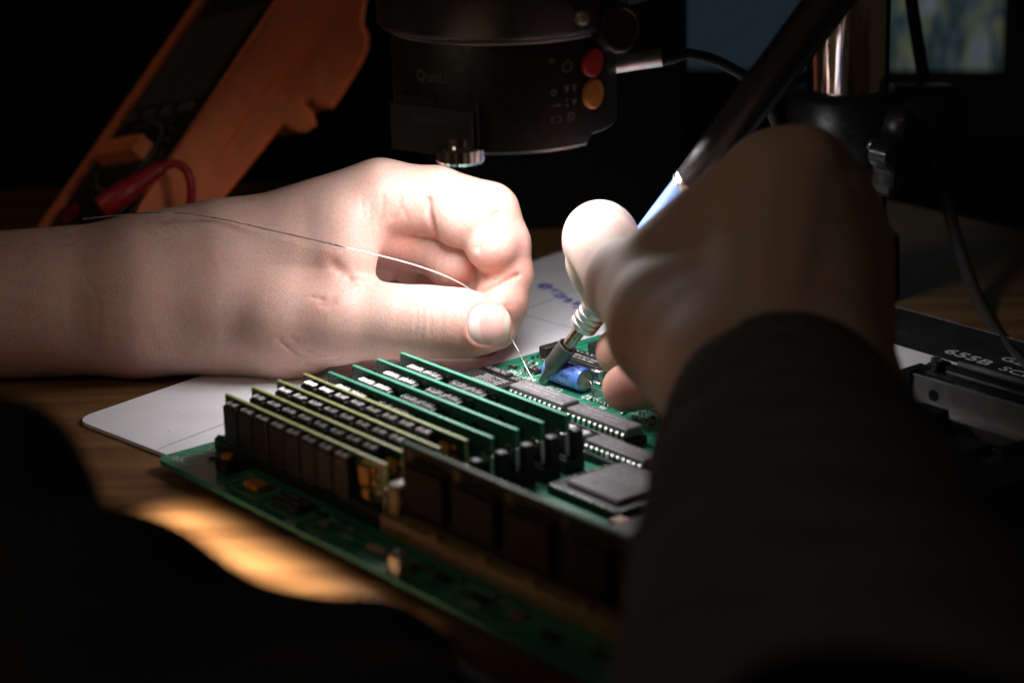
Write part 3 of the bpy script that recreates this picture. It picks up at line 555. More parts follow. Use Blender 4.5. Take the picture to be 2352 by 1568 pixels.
ring_text('QianLi', 5.0, 990, 178, sx=1.0)
def ring_icon(px, py, polys):
    th, z = on_ring(px, py); mb = MB()
    for P in polys: mb.add(bend([(a, b, .05) for a, b in P], th, z, RR), [tuple(range(len(P)))])
    obj('printed_icon', mb, 'print_grey', lampT, None, world=True)
def arc(cx, cy, r, w, a0, a1, n=14): return [[(cx + (r + e) * math.cos(math.radians(q)), cy + (r + e) * math.sin(math.radians(q))) for q, e in ((a0 + (a1 - a0) * k / n, 0), (a0 + (a1 - a0) * (k + 1) / n, 0), (a0 + (a1 - a0) * (k + 1) / n, w), (a0 + (a1 - a0) * k / n, w))] for k in range(n)]
def rect(x, y, w, h): return [[(x - w / 2, y - h / 2), (x + w / 2, y - h / 2), (x + w / 2, y + h / 2), (x - w / 2, y + h / 2)]]
ring_icon(1303, 153, arc(0, 0, 1.5, .5, 125, 415) + rect(0, 1.5, .5, 1.8))
ring_icon(1268, 140, arc(0, 0, .5, .4, 0, 360))
for px, py in ((1302, 205), (1319, 203)): ring_icon(px, py, [[(-.9, .6), (0, -1.4), (.9, .6)]] + rect(0, 1.0, 1.8, .5))
ring_icon(1303, 236, rect(0, .9, .7, .9) + rect(0, -.9, .7, .9)); ring_icon(1319, 236, [[(-1, 1), (0, -1.2), (1, 1)]])
ring_icon(1272, 213, arc(0, 0, .7, .4, 0, 360)); ring_icon(1278, 243, rect(0, 0, 3, .5)); ring_icon(1278, 275, arc(-.9, 0, .7, .4, 60, 300) + arc(.9, 0, .7, .4, -120, 120)); ring_icon(1311, 268, arc(0, 0, 1.1, .4, 0, 360) + rect(0, 0, 1.4, .4))
ring_icon(1397, 130, [[(-.7, 0), (.7, 1), (.7, -1)]]); ring_icon(1397, 203, [[(-.7, 0), (.7, 1), (.7, -1)]])
# adapter block with its thumb screw at the lower left
th, z = on_ring(1003, 288); mb = MB(); R0 = RR
for (w0, z0, z1, r1) in ((15.5, -7.5, 8.6, 3.4), (14.5, -9.0, 6.4, 6.6)):
    vs = [];
    for zz in (z0, z1):
        for a, r in ((-w0, -1), (w0, -1), (w0, r1), (-w0, r1)): vs.append(cyl_pt(th + a / RR, z + zz, RR + r))
    mb.add(vs, [(3, 2, 1, 0), (4, 5, 6, 7), (0, 1, 5, 4), (1, 2, 6, 5), (2, 3, 7, 6), (3, 0, 4, 7)])
ab = obj('adapter_block', mb, 'adapter_bounce', lampT, None, world=True)
v, f = text_geo('MADE IN CHINA', 1.9); mb = MB(); o3 = np.array(cyl_pt(th, z + 2.1, RR + 6.25)); e1 = np.array([math.cos(th), math.sin(th), 0]); c0 = np.array(cyl_pt(th - 14.5 / RR, 0, RR + 6.6)); c1 = np.array(cyl_pt(th + 14.5 / RR, 0, RR + 6.6)); mid = (c0 + c1) / 2; mid[2] = z + 2.1; e1 = (c1 - c0) / np.linalg.norm(c1 - c0); nrm = np.array([e1[1], -e1[0], 0])
mb.add([mid + e1 * a + np.array([0, 0, 1]) * b + nrm * .1 for a, b, c in v], f); obj('printed_text', mb, 'print_grey', ab, None, world=True)
th2, _ = on_ring(1062, 330); p = np.array(cyl_pt(th2, 0, RR + 1.5)); mb = MB(); rs = []
zt = at(1062, 330, p[1])[2]
for zz, r in ((2.5, 5.6), (0, 5.6), (-.4, 7.2), (-1.4, 7.8), (-5.2, 7.8), (-6.0, 7.2), (-6.1, .01)):
    rs.append([(p[0] + (r + (.28 if (k % 2 and -5.3 < zz < -1.3) else 0)) * math.cos(2 * PI * k / 48), p[1] + (r + (.28 if (k % 2 and -5.3 < zz < -1.3) else 0)) * math.sin(2 * PI * k / 48), zt + zz) for k in range(48)])
mb.rings(rs); obj('thumb_screw', mb, 'chrome', lampT, 25, world=True)
# plug and cord of the lamp
p0 = np.array(cyl_pt(*on_ring(1424, 148), RR)) * 1.0; p1 = at(1520, 133, 738); p2 = at(1582, 124, 742)
mb = MB(); mb.lathe(p0 - (p1 - p0) * .15, p1, [(0, 3.0), (np.linalg.norm(p1 - p0) * 1.15, 3.0)], 24); obj('plug', mb, 'steel', lampT, 40, world=True)
mb = MB(); mb.tube(spline([p1, (p1 + p2) / 2, p2], 6), [2.7] * 5 + [2.6, 2.4, 2.2, 2.0, 1.9, 1.8, 1.8, 1.8], 14); mb.tube(spline([p2, at(1640, 138, 750), at(1700, 170, 762), at(1750, 215, 782), at(1800, 330, 800)], 8), 1.9, 12); obj('cord', mb, 'cable_black', lampT, 60, world=True)

sc = b2w(0, 0); colx = at(1937, 715, 868); CX, CY = colx[0], colx[1]
scope = thing('microscope', 'black microscope head on an arm and a chrome column behind the hands', 'microscope', (CX, CY, MZ))
mb = MB(); R2 = 42.2
hd = lambda R, z: [cyl_pt(2 * PI * k / 64, z, R) for k in range(64)]
mb.rings([hd(26, RZ1 + .2), hd(41, RZ1 + .4), hd(R2, RZ1 + 2), hd(R2, RZ1 + 42), hd(R2 - 8, RZ1 + 46)]); obj('head', mb, 'black_metal', scope, 40, world=True)
kc = at(1402, 62, 722); mb = MB(); dk = np.array([.45, -.85, .05]); mb.lathe(kc - dk * 10, kc + dk * 10, [(0, 5.5), (7, 5.5), (7.2, 7.6), (8.2, 8.2), (15, 8.2), (16.5, 7.4), (16.8, 6.4), (16.4, 6.0), (16.4, .01)], 36); obj('focus_knob', mb, 'knob_grey', scope, 35, world=True)
sv = at(1338, 42, 705); mb = MB(); mb.lathe(sv, sv + np.array([.3, -1, .1]), [(-4, 2.2), (1, 2.2), (1.4, 1.6), (1.3, .01)], 14); obj('screw', mb, 'steel', scope, 40, world=True)
a0 = np.array([28, 756, 152.0]); a1 = np.array([CX, CY, 148.0]); mb = MB(); d = (a1 - a0) / np.linalg.norm(a1 - a0); sd = np.array([d[1], -d[0], 0]); sd /= np.linalg.norm(sd); up = np.cross(sd, d); rs = []
for t_, hw, hh in ((0, 16, 21), (.4, 14, 19), (1.08, 17, 21)):
    c_ = a0 + (a1 - a0) * t_; rs.append([c_ + sd * hw * math.cos(q) * (1.15 if abs(math.cos(q)) > .5 else 1) + up * hh * math.sin(q) for q in np.linspace(0, 2 * PI, 17)[:-1]])
mb.rings(rs); obj('arm', mb, 'black_metal', scope, 50, world=True)
CR = 95 / (F / ((at(1937, 100, CY) - CAM) @ FWD)); zc = at(1937, 225, CY - CR)[2]
mb = MB(); mb.lathe((CX, CY, MZ), (CX, CY, 400), [(8, CR), (330, CR)], 64); obj('column', mb, 'chrome', scope, 60, world=True)
zb = at(1937, 388, CY - CR)[2]
mb = MB(); mb.lathe((CX, CY, zb), (CX, CY, zb + 100), [(0, CR + .3), (0, CR + 6.5), (.8, CR + 7.2), (zc - zb - 2, CR + 7.2), (zc - zb, CR + 5.4), (zc - zb + .6, CR + .3)], 64)
mb.box((CX + CR + 14, CY - 2, (zb + zc) / 2 + 2), (30, 22, (zc - zb) * .92), 4); cl_ = obj('clamp_collar', mb, 'black_metal', scope, 45, world=True)
kp = at(2050, 345, CY - 26); mb = MB(); kd = np.array([.75, -.55, -.12]); kd /= np.linalg.norm(kd)
mb.lathe(kp - kd * 11, kp + kd, [(0, 3.0), (.6, 3.4), (1.2, 3.0), (1.8, 3.4), (2.4, 3.0), (3.0, 3.4), (3.6, 3.0), (9, 3.2)], 20); obj('clamp_screw', mb, 'tin', scope, 30, world=True)
mb = MB(); h_ = np.cross(kd, [0, 0, 1.0]); h_ /= np.linalg.norm(h_); w_ = np.cross(kd, h_); rs = []
for t_, f_ in ((-2.5, .72), (-2.5, .92), (-1.4, 1.0), (5.5, 1.0), (6.8, .9), (7, .5)):
    rs.append([kp + kd * t_ + (h_ * math.cos(q) + w_ * math.sin(q)) * (15.2 + 3.0 * math.cos(5 * q + .8)) * f_ for q in np.linspace(0, 2 * PI, 81)[:-1]])
mb.rings(rs); obj('clamp_knob', mb, 'knob_grey', scope, 40, world=True)
bz = at(1990, 565, CY - 22)[2]; mb = MB(); mb.lathe((CX, CY, MZ), (CX, CY, 100), [(0, CR + 6.2), (bz - MZ - 3, CR + 5.6), (bz - MZ - 1, CR + 4.8), (bz - MZ, CR + 2.5), (bz - MZ + .1, CR)], 48); obj('column_foot', mb, 'black_metal', scope, 40, world=True)

# ------------------------------------------------------------------ soldering iron
IA = at(1240, 879, 752.5); IB = at(1890, 20, 700); ID = (IB - IA) / np.linalg.norm(IB - IA)
iron = thing('soldering_iron', 'soldering iron with blue sleeve and black handle held in the right hand', 'soldering iron', IA)
def turned(name, prof, m, n=28, sm=35, par=iron): mb = MB(); mb.lathe(IA, IB, prof, n); return obj(name, mb, m, par, sm, world=True)
tipm = MB(); hx = np.cross(ID, [0, 1.0, 0]); hx /= np.linalg.norm(hx); hy = np.cross(ID, hx); rs = []
for t_, rx, ry in ((.1, .75, .25), (.8, .85, .4), (4.2, 1.3, 1.1), (6.2, 1.7, 1.6), (7.4, 2.0, 2.0)): rs.append([IA + ID * t_ + hx * rx * math.cos(q) + hy * ry * math.sin(q) for q in np.linspace(0, 2 * PI, 25)[:-1]])
tipm.rings(rs); obj('tip', tipm, 'tip_iron', iron, 50, world=True)
turned('tip_shell', [(6.6, 1.9), (7.2, 2.3), (8.8, 3.25), (9.6, 3.45), (19.0, 3.6), (19.4, 3.6), (19.4, 3.2), (12, 3.0)], 'tip_shell')
turned('heater_tube', [(11, 2.2), (30, 2.3)], 'bronze')
turned('collar', [(t_ + 1.6, r_) for t_, r_ in [(27.2, 3.0), (27.4, 4.6), (28.0, 5.1), (29.5, 5.15), (29.8, 4.75), (30.3, 4.75), (30.6, 5.2), (31.8, 5.2), (32.1, 4.8), (32.6, 4.8), (32.9, 5.2), (34.1, 5.2), (34.4, 4.8), (34.9, 4.8), (35.2, 5.1), (36.6, 5.1), (36.9, 4.2)]], 'steel', 36, 25)
turned('blue_sleeve', [(37.5, 4.6), (38.5, 5.2), (60, 5.6), (97.2, 5.6)], 'iron_blue')
turned('joint_ring', [(97, 5.8), (97.2, 6.25), (98.3, 6.3), (98.6, 5.8), (99.1, 5.8), (99.3, 6.3), (100.1, 6.2), (100.3, 5.8)], 'tin', 32, 25)
turned('handle', [(100.1, 5.7), (100.6, 6.1), (115, 6.4), (140, 6.9), (180, 7.2), (235, 7.4), (245, 6.5), (250, 4)], 'handle_black', 40, 50)
mb = MB(); e = IA + ID * 248; mb.tube(spline([e, e + ID * 22, e + ID * 50 + np.array([10, 10, 0]), e + ID * 85 + np.array([60, 30, -40])], 8), 3.0, 12); obj('cord', mb, 'cable_black', iron, 60, world=True)

# ------------------------------------------------------------------ multimeter leaning back behind the left hand, with its red lead
mo = at(322, 470, 925); mtop = at(640, 0, 1000); ax = mtop - mo; ax /= np.linalg.norm(ax)
wv = at(95, 495, 990) - mo; wv -= ax * (wv @ ax); wv /= np.linalg.norm(wv); nf = np.cross(ax, wv)
if nf @ np.array([-1, 0, .3]) < 0: nf = -nf
def ml(a, w, n_): return mo + ax * a + wv * w + nf * n_       # a up the meter, w across to the far side, n_ out of its face
pxm = F / ((mo - CAM) @ FWD)
meter = thing('multimeter', 'orange multimeter with a dial leaning back at the upper left', 'multimeter', (mo[0], mo[1], TZ))
def side_pt(px, py):
    """point of the side plate (plane through the near edge) for an outline traced in the picture"""
    d = ray(px, py); t_ = ((mo - CAM) @ wv) / (d @ wv); q = CAM + d * t_ - mo; return (q @ ax, q @ nf)
outl = [(300, 520), (322, 470), (420, 330), (540, 150), (660, -30), (700, -90), (905, -90), (880, -20), (842, 0), (835, 55), (848, 80), (846, 115), (830, 150), (790, 215), (765, 250), (742, 243), (722, 222), (700, 236), (722, 262), (728, 288), (708, 302), (690, 304), (666, 293), (652, 286), (640, 300), (560, 400), (470, 510), (420, 560)]
O2 = [side_pt(*q) for q in outl]; Wd = 74.0
mb = MB(); k_ = len(O2)
def side_loop(w, ins=0):
    c_ = np.mean(O2, 0); return [ml(*(lambda v: (v[0], w, v[1]))(np.array(q) + (c_ - np.array(q)) / np.linalg.norm(c_ - np.array(q)) * ins)) for q in O2]
mb.rings([side_loop(1.5, 1.8), side_loop(0, .0), side_loop(Wd, 0), side_loop(Wd + 1.5, 1.8)], cap=False)
lp = side_loop(1.5, 1.8); mb.add(lp, [tuple(range(k_))]); lp = side_loop(Wd + 1.5, 1.8); mb.add(lp, [tuple(range(k_ - 1, -1, -1))]); obj('holster', mb, 'meter_orange', meter, 50, world=True)
# shallow grooves along the side plate
mb = MB()
for (pa, pb) in (((700, 95), (520, 345)), ((760, 40), (640, 215))):
    a_, b_ = side_pt(*pa), side_pt(*pb); mb.tube([ml(a_[0], -.05, a_[1]), ml(b_[0], -.05, b_[1])], .55, 6)
obj('side_groove', mb, 'meter_orange', meter, 60, world=True)
L_ = np.linalg.norm(mtop - mo) + 25
def slab(a0, a1, w0, w1, n0, n1): mb = MB(); mb.add([ml(a, w, q) for q in (n0, n1) for a, w in ((a0, w0), (a1, w0), (a1, w1), (a0, w1))], [(0, 1, 2, 3), (7, 6, 5, 4), (0, 4, 5, 1), (1, 5, 6, 2), (2, 6, 7, 3), (3, 7, 4, 0)]); return mb
obj('face_plate', slab(-8, L_, 3.5, Wd - 3.5, -1, .6), 'meter_black', meter, None, world=True)
obj('edge_lip', slab(-10, L_ + 4, Wd - 4, Wd + 1.6, -3, 3.2), 'meter_orange', meter, None, world=True)
obj('display', slab(62, 118, 9, Wd - 9, .6, 1.2), 'meter_screen', meter, None, world=True)
mb = MB(); dc = ml(30, Wd / 2, .5); mb.lathe(dc, dc + nf, [(0, 21), (1.2, 21), (1.2, 18.5), (1.8, 18.3), (1.8, .01)], 48); obj('dial', mb, 'meter_black', meter, 40, world=True)
mb = MB(); mb.lathe(dc, dc + nf, [(1.25, 20.8), (1.5, 20.2), (1.25, 18.8)], 48); obj('dial_ring', mb, 'meter_print', meter, 40, world=True)
mb = MB(); mb.add([dc + ax * a + wv * w + nf * q for q in (1.8, 9) for a, w in ((-4.5, -17), (4.5, -17), (4.5, 17), (-4.5, 17))], [(0, 1, 2, 3), (7, 6, 5, 4), (0, 4, 5, 1), (1, 5, 6, 2), (2, 6, 7, 3), (3, 7, 4, 0)]); obj('dial_handle', mb, 'meter_orange', meter, None, world=True)
mb = MB()
for k in range(20):
    q = 2 * PI * k / 20; c_ = dc + (ax * math.cos(q) + wv * math.sin(q)) * 24.5; mb.lathe(c_ + nf * .1, c_ + nf, [(0, 1.2), (.3, 1.2), (.3, .01)], 6)
obj('dial_mark', mb, 'meter_print', meter, None, world=True)
for w in (15, 30, 45, 60):
    mb = MB(); c_ = ml(56, w, .6); mb.add([c_ + ax * a + wv * b + nf * q for q in (0, 2) for a, b in ((-2.5, -4.5), (2.5, -4.5), (2.5, 4.5), (-2.5, 4.5))], [(0, 1, 2, 3), (7, 6, 5, 4), (0, 4, 5, 1), (1, 5, 6, 2), (2, 6, 7, 3), (3, 7, 4, 0)]); obj('push_button', mb, 'meter_print', meter, None, world=True)
for w, mm in ((20, 'meter_black'), (38, 'meter_black'), (56, 'lead_red')):
    c_ = ml(-1, w, .6); mb = MB(); mb.lathe(c_, c_ + nf, [(0, 5), (1.4, 5), (1.4, 3), (0, 3)], 24); obj('jack', mb, mm, meter, 40, world=True)
pa, pb = at(232, 478, 915), at(372, 384, 922); lead = thing('test_lead', 'red test lead plugged into the orange multimeter', 'test lead', pa)
dl = np.linalg.norm(pb - pa); mb = MB(); prof = [(0, 4.6), (1.2, 5.2), (dl * .45, 5.2), (dl * .5, 4.6)] + [(dl * (.52 + .048 * k), (4.5 - .16 * k) + (.25 if k % 2 else -.25)) for k in range(10)] + [(dl, 2.6)]; mb.lathe(pa, pb, prof, 28); obj('plug', mb, 'lead_red', lead, 50, world=True)
mb = MB(); mb.tube(spline([pb + (pa - pb) * .05, at(400, 376, 922), at(428, 392, 921), at(439, 430, 920), at(436, 478, 920), at(420, 540, 922), at(400, 640, 930)], 8), 1.9, 12); obj('lead_wire', mb, 'lead_red', lead, 60, world=True)

# ------------------------------------------------------------------ dark things at the back
mb = MB(); mb.box((22, 1030, 120), (120, 90, 258), 5); tag(obj('backdrop_box', mb, 'backdrop_black', None, 40), 'black box added behind the hands to hide the lit table', 'case')  # added black box that hides the lit table behind the hands
mb = MB(); mb.box((-260, 1130, 145), (470, 80, 308), 6); tag(obj('backdrop', mb, 'backdrop_black', None, 40), 'wide black box added behind the orange multimeter to keep the back dark', 'backdrop')  # added as well, covers the table at the back left with black
q00, q10, q01 = at(1400, 52, 1330), at(2292, 158, 1290), at(2292, 158, 1290)
u1 = q10 - q00; wl = np.linalg.norm(u1); u1 = np.array([u1[0], u1[1], 0]); u1 /= np.linalg.norm(u1); nn = np.array([u1[1], -u1[0], 0])
zz = q10[2]
mon = thing('monitor', 'dark monitor showing a dim mottled picture at the upper right', 'monitor', (q10[0], q10[1], zz - 40))
def mon_box(x0, x1, z0, z1, n0, n1): mb = MB(); mb.add([np.array([q10[0], q10[1], zz]) + u1 * x + nn * q + np.array([0, 0, z]) for q in (n0, n1) for x, z in ((x0, z0), (x1, z0), (x1, z1), (x0, z1))], [(0, 1, 2, 3), (7, 6, 5, 4), (0, 4, 5, 1), (1, 5, 6, 2), (2, 6, 7, 3), (3, 7, 4, 0)]); return mb
obj('casing', mon_box(-330, 18, -42, 230, -30, -1), 'black_plastic', mon, None, world=True)
obj('bezel', mon_box(-330, 18, -42, -1, -1, 3), 'black_plastic', mon, None, world=True); obj('bezel', mon_box(2, 18, -1, 230, -1, 3), 'black_plastic', mon, None, world=True)
m = bpy.data.materials.new('screen_glow'); m.use_nodes = True; nt = m.node_tree; nt.nodes.clear(); L = nt.links.new
tc = nt.nodes.new('ShaderNodeTexCoord'); mp = nt.nodes.new('ShaderNodeMapping'); mp.inputs['Scale'].default_value = (90, 90, 34); L(tc.outputs['Object'], mp.inputs[0])
n1 = nt.nodes.new('ShaderNodeTexNoise'); n1.inputs['Scale'].default_value = 1; n1.inputs['Detail'].default_value = 2; n1.inputs['Distortion'].default_value = 1.0; L(mp.outputs[0], n1.inputs[0])
cr = nt.nodes.new('ShaderNodeValToRGB'); e_ = cr.color_ramp.elements; e_[0].position = .34; e_[0].color = (.012, .022, .022, 1); e_[1].position = .72; e_[1].color = (.10, .11, .13, 1)
k1 = e_.new(.46); k1.color = (.03, .045, .055, 1); k2 = e_.new(.55); k2.color = (.075, .08, .035, 1); k3 = e_.new(.62); k3.color = (.06, .075, .10, 1); L(n1.outputs[0], cr.inputs[0])
em = nt.nodes.new('ShaderNodeEmission'); em.inputs[1].default_value = .75; L(cr.outputs[0], em.inputs[0]); ou = nt.nodes.new('ShaderNodeOutputMaterial'); L(em.outputs[0], ou.inputs[0]); MATS['screen_glow'] = m
m = bpy.data.materials.new('screen_navy'); m.use_nodes = True; nt = m.node_tree; nt.nodes.clear(); em = nt.nodes.new('ShaderNodeEmission'); em.inputs[0].default_value = (.009, .0155, .022, 1); em.inputs[1].default_value = 1.0; ou = nt.nodes.new('ShaderNodeOutputMaterial'); nt.links.new(em.outputs[0], ou.inputs[0]); MATS['screen_navy'] = m
obj('screen_picture', mon_box(-80, 2, -1, 230, -1, 0), 'screen_glow', mon, None, world=True); obj('screen_panel', mon_box(-330, -80, -1, 230, -1, 0), 'screen_navy', mon, None, world=True)
mb = MB(); mb.tube(spline([at(2080, -120, 905), at(2096, 20, 905), at(2125, 200, 905), at(2158, 380, 900), at(2200, 560, 880), at(2262, 720, 835), at(2340, 830, 775), at(2440, 905, 735)], 8), 2.7, 12); tag(obj('hanging_cable', mb, 'cable_grey', None, 60), 'grey cable hanging down in front of the column clamp', 'cable')

# ------------------------------------------------------------------ flesh: smooth unions of tapered limbs, meshed by surface nets
def smin(a, b, k):
    h = np.maximum(k - np.abs(a - b), 0) / k; return np.minimum(a, b) - h * h * k * .25
def limb(P, a, b, ra, rb):
    ba = (b - a).astype(np.float32); pa = P - a.astype(np.float32); h = np.clip(pa @ ba / (ba @ ba), 0, 1)
    return np.sqrt(((pa - h[:, None] * ba) ** 2).sum(1)) - (ra + (rb - ra) * h)
def chain(P, pts, k):
    d = None
    for (a, ra), (b, rb) in zip(pts[:-1], pts[1:]):
        e = limb(P, a, b, ra, rb); d = e if d is None else smin(d, e, k)
    return d
def J(x, y, Y, r): return (at(x, y, Y), r)
def nets(fn, lo, hi, h):
    lo = np.array(lo, float); nb = np.ceil((np.array(hi) - lo) / (4 * h)).astype(int); nc = nb * 4 + 1
    ax_ = [lo[i] + h * np.arange(nc[i]) for i in range(3)]
    cx = [a[::4] for a in ax_]; G = np.stack(np.meshgrid(*cx, indexing='ij'), -1).reshape(-1, 3).astype(np.float32)
    C = fn(G).reshape([len(a) for a in cx])
    mn = np.full(nb, 1e9)
    for i in (0, 1):
        for j in (0, 1):
            for k in (0, 1): mn = np.minimum(mn, np.abs(C[i:i + nb[0], j:j + nb[1], k:k + nb[2]]))
    near = mn < 4 * h * 1.75 + 2
    V = np.repeat(np.repeat(np.repeat(C, 4, 0), 4, 1), 4, 2)[:nc[0], :nc[1], :nc[2]].copy()
    Mk = np.zeros(nc, bool); nr = np.repeat(np.repeat(np.repeat(near, 4, 0), 4, 1), 4, 2)
    for i in (0, 1):
        for j in (0, 1):
            for k in (0, 1): Mk[i:i + nr.shape[0], j:j + nr.shape[1], k:k + nr.shape[2]] |= nr
    I = np.argwhere(Mk); V[Mk] = fn((lo + I * h).astype(np.float32))
    s = V < 0; cs = [np.asarray(s[i:nc[0] - 1 + i, j:nc[1] - 1 + j, k:nc[2] - 1 + k]) for i in (0, 1) for j in (0, 1) for k in (0, 1)]
    al = np.logical_and.reduce(cs); an = np.logical_or.reduce(cs); mix = an & ~al
    cells = np.argwhere(mix); idx = np.full(mix.shape, -1); idx[mix] = np.arange(len(cells))
    offs = np.array([(i, j, k) for i in (0, 1) for j in (0, 1) for k in (0, 1)]); v8 = np.stack([V[tuple((cells + o).T)] for o in offs], 1)
    pos = np.zeros((len(cells), 3)); cnt = np.zeros(len(cells))
    for a in range(8):
        for b in range(a + 1, 8):
            if abs(offs[a] - offs[b]).sum() != 1: continue
            m_ = (v8[:, a] < 0) != (v8[:, b] < 0); t = np.where(m_, v8[:, a] / np.where(m_, v8[:, a] - v8[:, b], 1), 0)
            pos += m_[:, None] * (offs[a] + (offs[b] - offs[a]) * t[:, None]); cnt += m_
    verts = lo + (cells + pos / cnt[:, None]) * h; faces = []
    for d in range(3):
        e = np.zeros(3, int); e[d] = 1; A = s[:nc[0] - e[0], :nc[1] - e[1], :nc[2] - e[2]]; B = s[e[0]:, e[1]:, e[2]:]
        E = np.argwhere(A != B); o1 = np.zeros(3, int); o1[(d + 1) % 3] = 1; o2 = np.zeros(3, int); o2[(d + 2) % 3] = 1
        ok = (E[:, (d + 1) % 3] > 0) & (E[:, (d + 2) % 3] > 0) & (E[:, (d + 1) % 3] < mix.shape[(d + 1) % 3]) & (E[:, (d + 2) % 3] < mix.shape[(d + 2) % 3]); E = E[ok]
        q = np.stack([idx[tuple(E.T)], idx[tuple((E - o1).T)], idx[tuple((E - o1 - o2).T)], idx[tuple((E - o2).T)]], 1)
        fl = s[tuple(E.T)]; q = np.where(fl[:, None], q, q[:, ::-1]); faces.append(q[(q >= 0).all(1)])
    return verts, np.vstack(faces)
def grad(fn, P, e=.35):
    g = np.stack([fn((P + np.eye(3)[i] * e).astype(np.float32)) - fn((P - np.eye(3)[i] * e).astype(np.float32)) for i in range(3)], 1)
    return g / (np.linalg.norm(g, axis=1, keepdims=True) + 1e-9)
def flesh(name, fn, lo, hi, h, m, parent, post=None):
    v, f = nets(fn, lo, hi, h)
    for _ in range(2): v = v - grad(fn, v) * fn(v.astype(np.float32))[:, None]
    N = grad(fn, v); pink = np.zeros(len(v))
    if post is not None: v, pink = post(v, N)
    base = np.array(parent.location) / S
    me = bpy.data.meshes.new(name); me.from_pydata(((v - base) * S).tolist(), [], f.tolist()); me.materials.append(MATS[m])
    me.polygons.foreach_set('use_smooth', [True] * len(me.polygons))
    a = me.attributes.new('pink', 'FLOAT', 'POINT'); a.data.foreach_set('value', np.clip(pink, 0, 1).astype(np.float32))
    return place(name, me, parent)
def polydist(Q, pts):
    d = np.full(len(Q), 1e9)
    for a, b in zip(pts[:-1], pts[1:]):
        a = np.array(a, float); b = np.array(b, float); ab = b - a; t = np.clip(((Q - a) @ ab) / (ab @ ab), 0, 1); d = np.minimum(d, np.linalg.norm(Q - a - t[:, None] * ab, axis=1))
    return d

person = thing('person', 'person in a dark sweater soldering with both hands, only arms in view', 'person', (0, 700, TZ))
# left hand: seen from the thumb side, thumb and index finger pinching the solder
def left_fn(P):
    arm = smin(limb(P, at(-140, 676, 800), at(330, 616, 794), 21, 17.5), limb(P, at(-140, 745, 796), at(330, 730, 790), 21, 19.5), 16)
    arm = smin(arm, smin(limb(P, at(330, 616, 794), at(480, 596, 797), 17.5, 17), limb(P, at(330, 730, 790), at(490, 722, 790), 19.5, 18.0), 16), 10)
    palm = limb(P, at(480, 600, 802), at(872, 452, 799), 17, 13.5)
    for a, b, r0, r1 in (((480, 610, 812), (884, 468, 820), 17, 13.5), ((480, 650, 820), (886, 520, 840), 17, 12.5), ((490, 690, 822), (870, 572, 858), 17, 12)): palm = smin(palm, limb(P, at(*a), at(*b), r0, r1), 11)
    palm = smin(palm, limb(P, at(540, 640, 793), at(745, 590, 792), 17.5, 14.5), 14)
    palm = smin(palm, limb(P, at(530, 730, 812), at(780, 690, 840), 17, 15), 14)
    palm = smin(palm, limb(P, at(880, 560, 818), at(930, 560, 822), 15, 11), 8); palm = smin(palm, limb(P, at(895, 525, 806), at(945, 548, 809), 12.5, 11.5), 5)
    body = smin(arm, palm, 16)
    thumb = chain(P, [J(250, 715, 793, 18.6), J(390, 712, 790, 18.6), J(510, 716, 786.5, 18.6), J(640, 733, 781, 18.2), J(770, 735, 776.5, 15.4), J(900, 738, 774, 12.5), J(985, 739, 773, 12.0), J(1060, 743, 773, 11.4), J(1112, 747, 773, 9.9)], 6)
    thumb = smin(thumb, limb(P, at(440, 755, 793), at(668, 797, 787), 13.5, 14.2), 10)
    web = limb(P, at(797, 520, 790), at(800, 640, 782), 9.2, 8.5)
    body = smin(body, web, 9); ft = smin(body, thumb, 7.5)
    def finger(pts, k, pads=()):
        d = chain(P, pts, k)
        for c, r in pads: d = smin(d, limb(P, c, c + 1e-2, r, r), 3)
        return smin(body, d, 4.0)
    idx = finger([J(872, 452, 799, 13.2), J(1000, 462, 800, 12.9), J(1122, 489, 800, 11.3), J(1150, 560, 797, 10.8), J(1162, 632, 795, 10.0), J(1152, 700, 792, 9.6), J(1136, 752, 788, 8.6)], 1.8,
                 [(at(1056, 496, 793), 11.6), (at(1128, 562, 789), 9.8), (at(1146, 692, 788), 9.4)])
    mid = finger([J(884, 490, 816, 13), J(1000, 556, 808, 12), J(1086, 590, 807, 11.3), J(1110, 648, 805, 10.4), J(1108, 735, 802, 9.8), J(1086, 806, 802, 8.8)], 2.6, [(at(1042, 598, 801), 10.8)])
    rin = finger([J(886, 540, 834, 12), J(980, 608, 826, 11.5), J(1058, 662, 824, 10.8), J(1078, 720, 822, 10), J(1066, 800, 828, 9.2), J(1036, 838, 818, 8.4)], 2.6, [(at(1010, 650, 818), 10)])
    pin = finger([J(870, 590, 858, 11), J(950, 650, 860, 10), J(1006, 710, 860, 9.4), J(1016, 780, 852, 8.6), J(1000, 835, 842, 7.8)], 2.6)
    d = ft
    for q in (idx, mid, rin, pin): d = smin(d, q, 1.1)
    return d
NAIL = dict(c=(1124, 745), a=49, b=47, t=math.radians(4))
def nail_uv(Q):
    x = Q[:, 0] - NAIL['c'][0]; y = Q[:, 1] - NAIL['c'][1]; c, s = math.cos(NAIL['t']), math.sin(NAIL['t'])
    return np.stack([(c * x + s * y) / NAIL['a'], (-s * x + c * y) / NAIL['b']], 1)
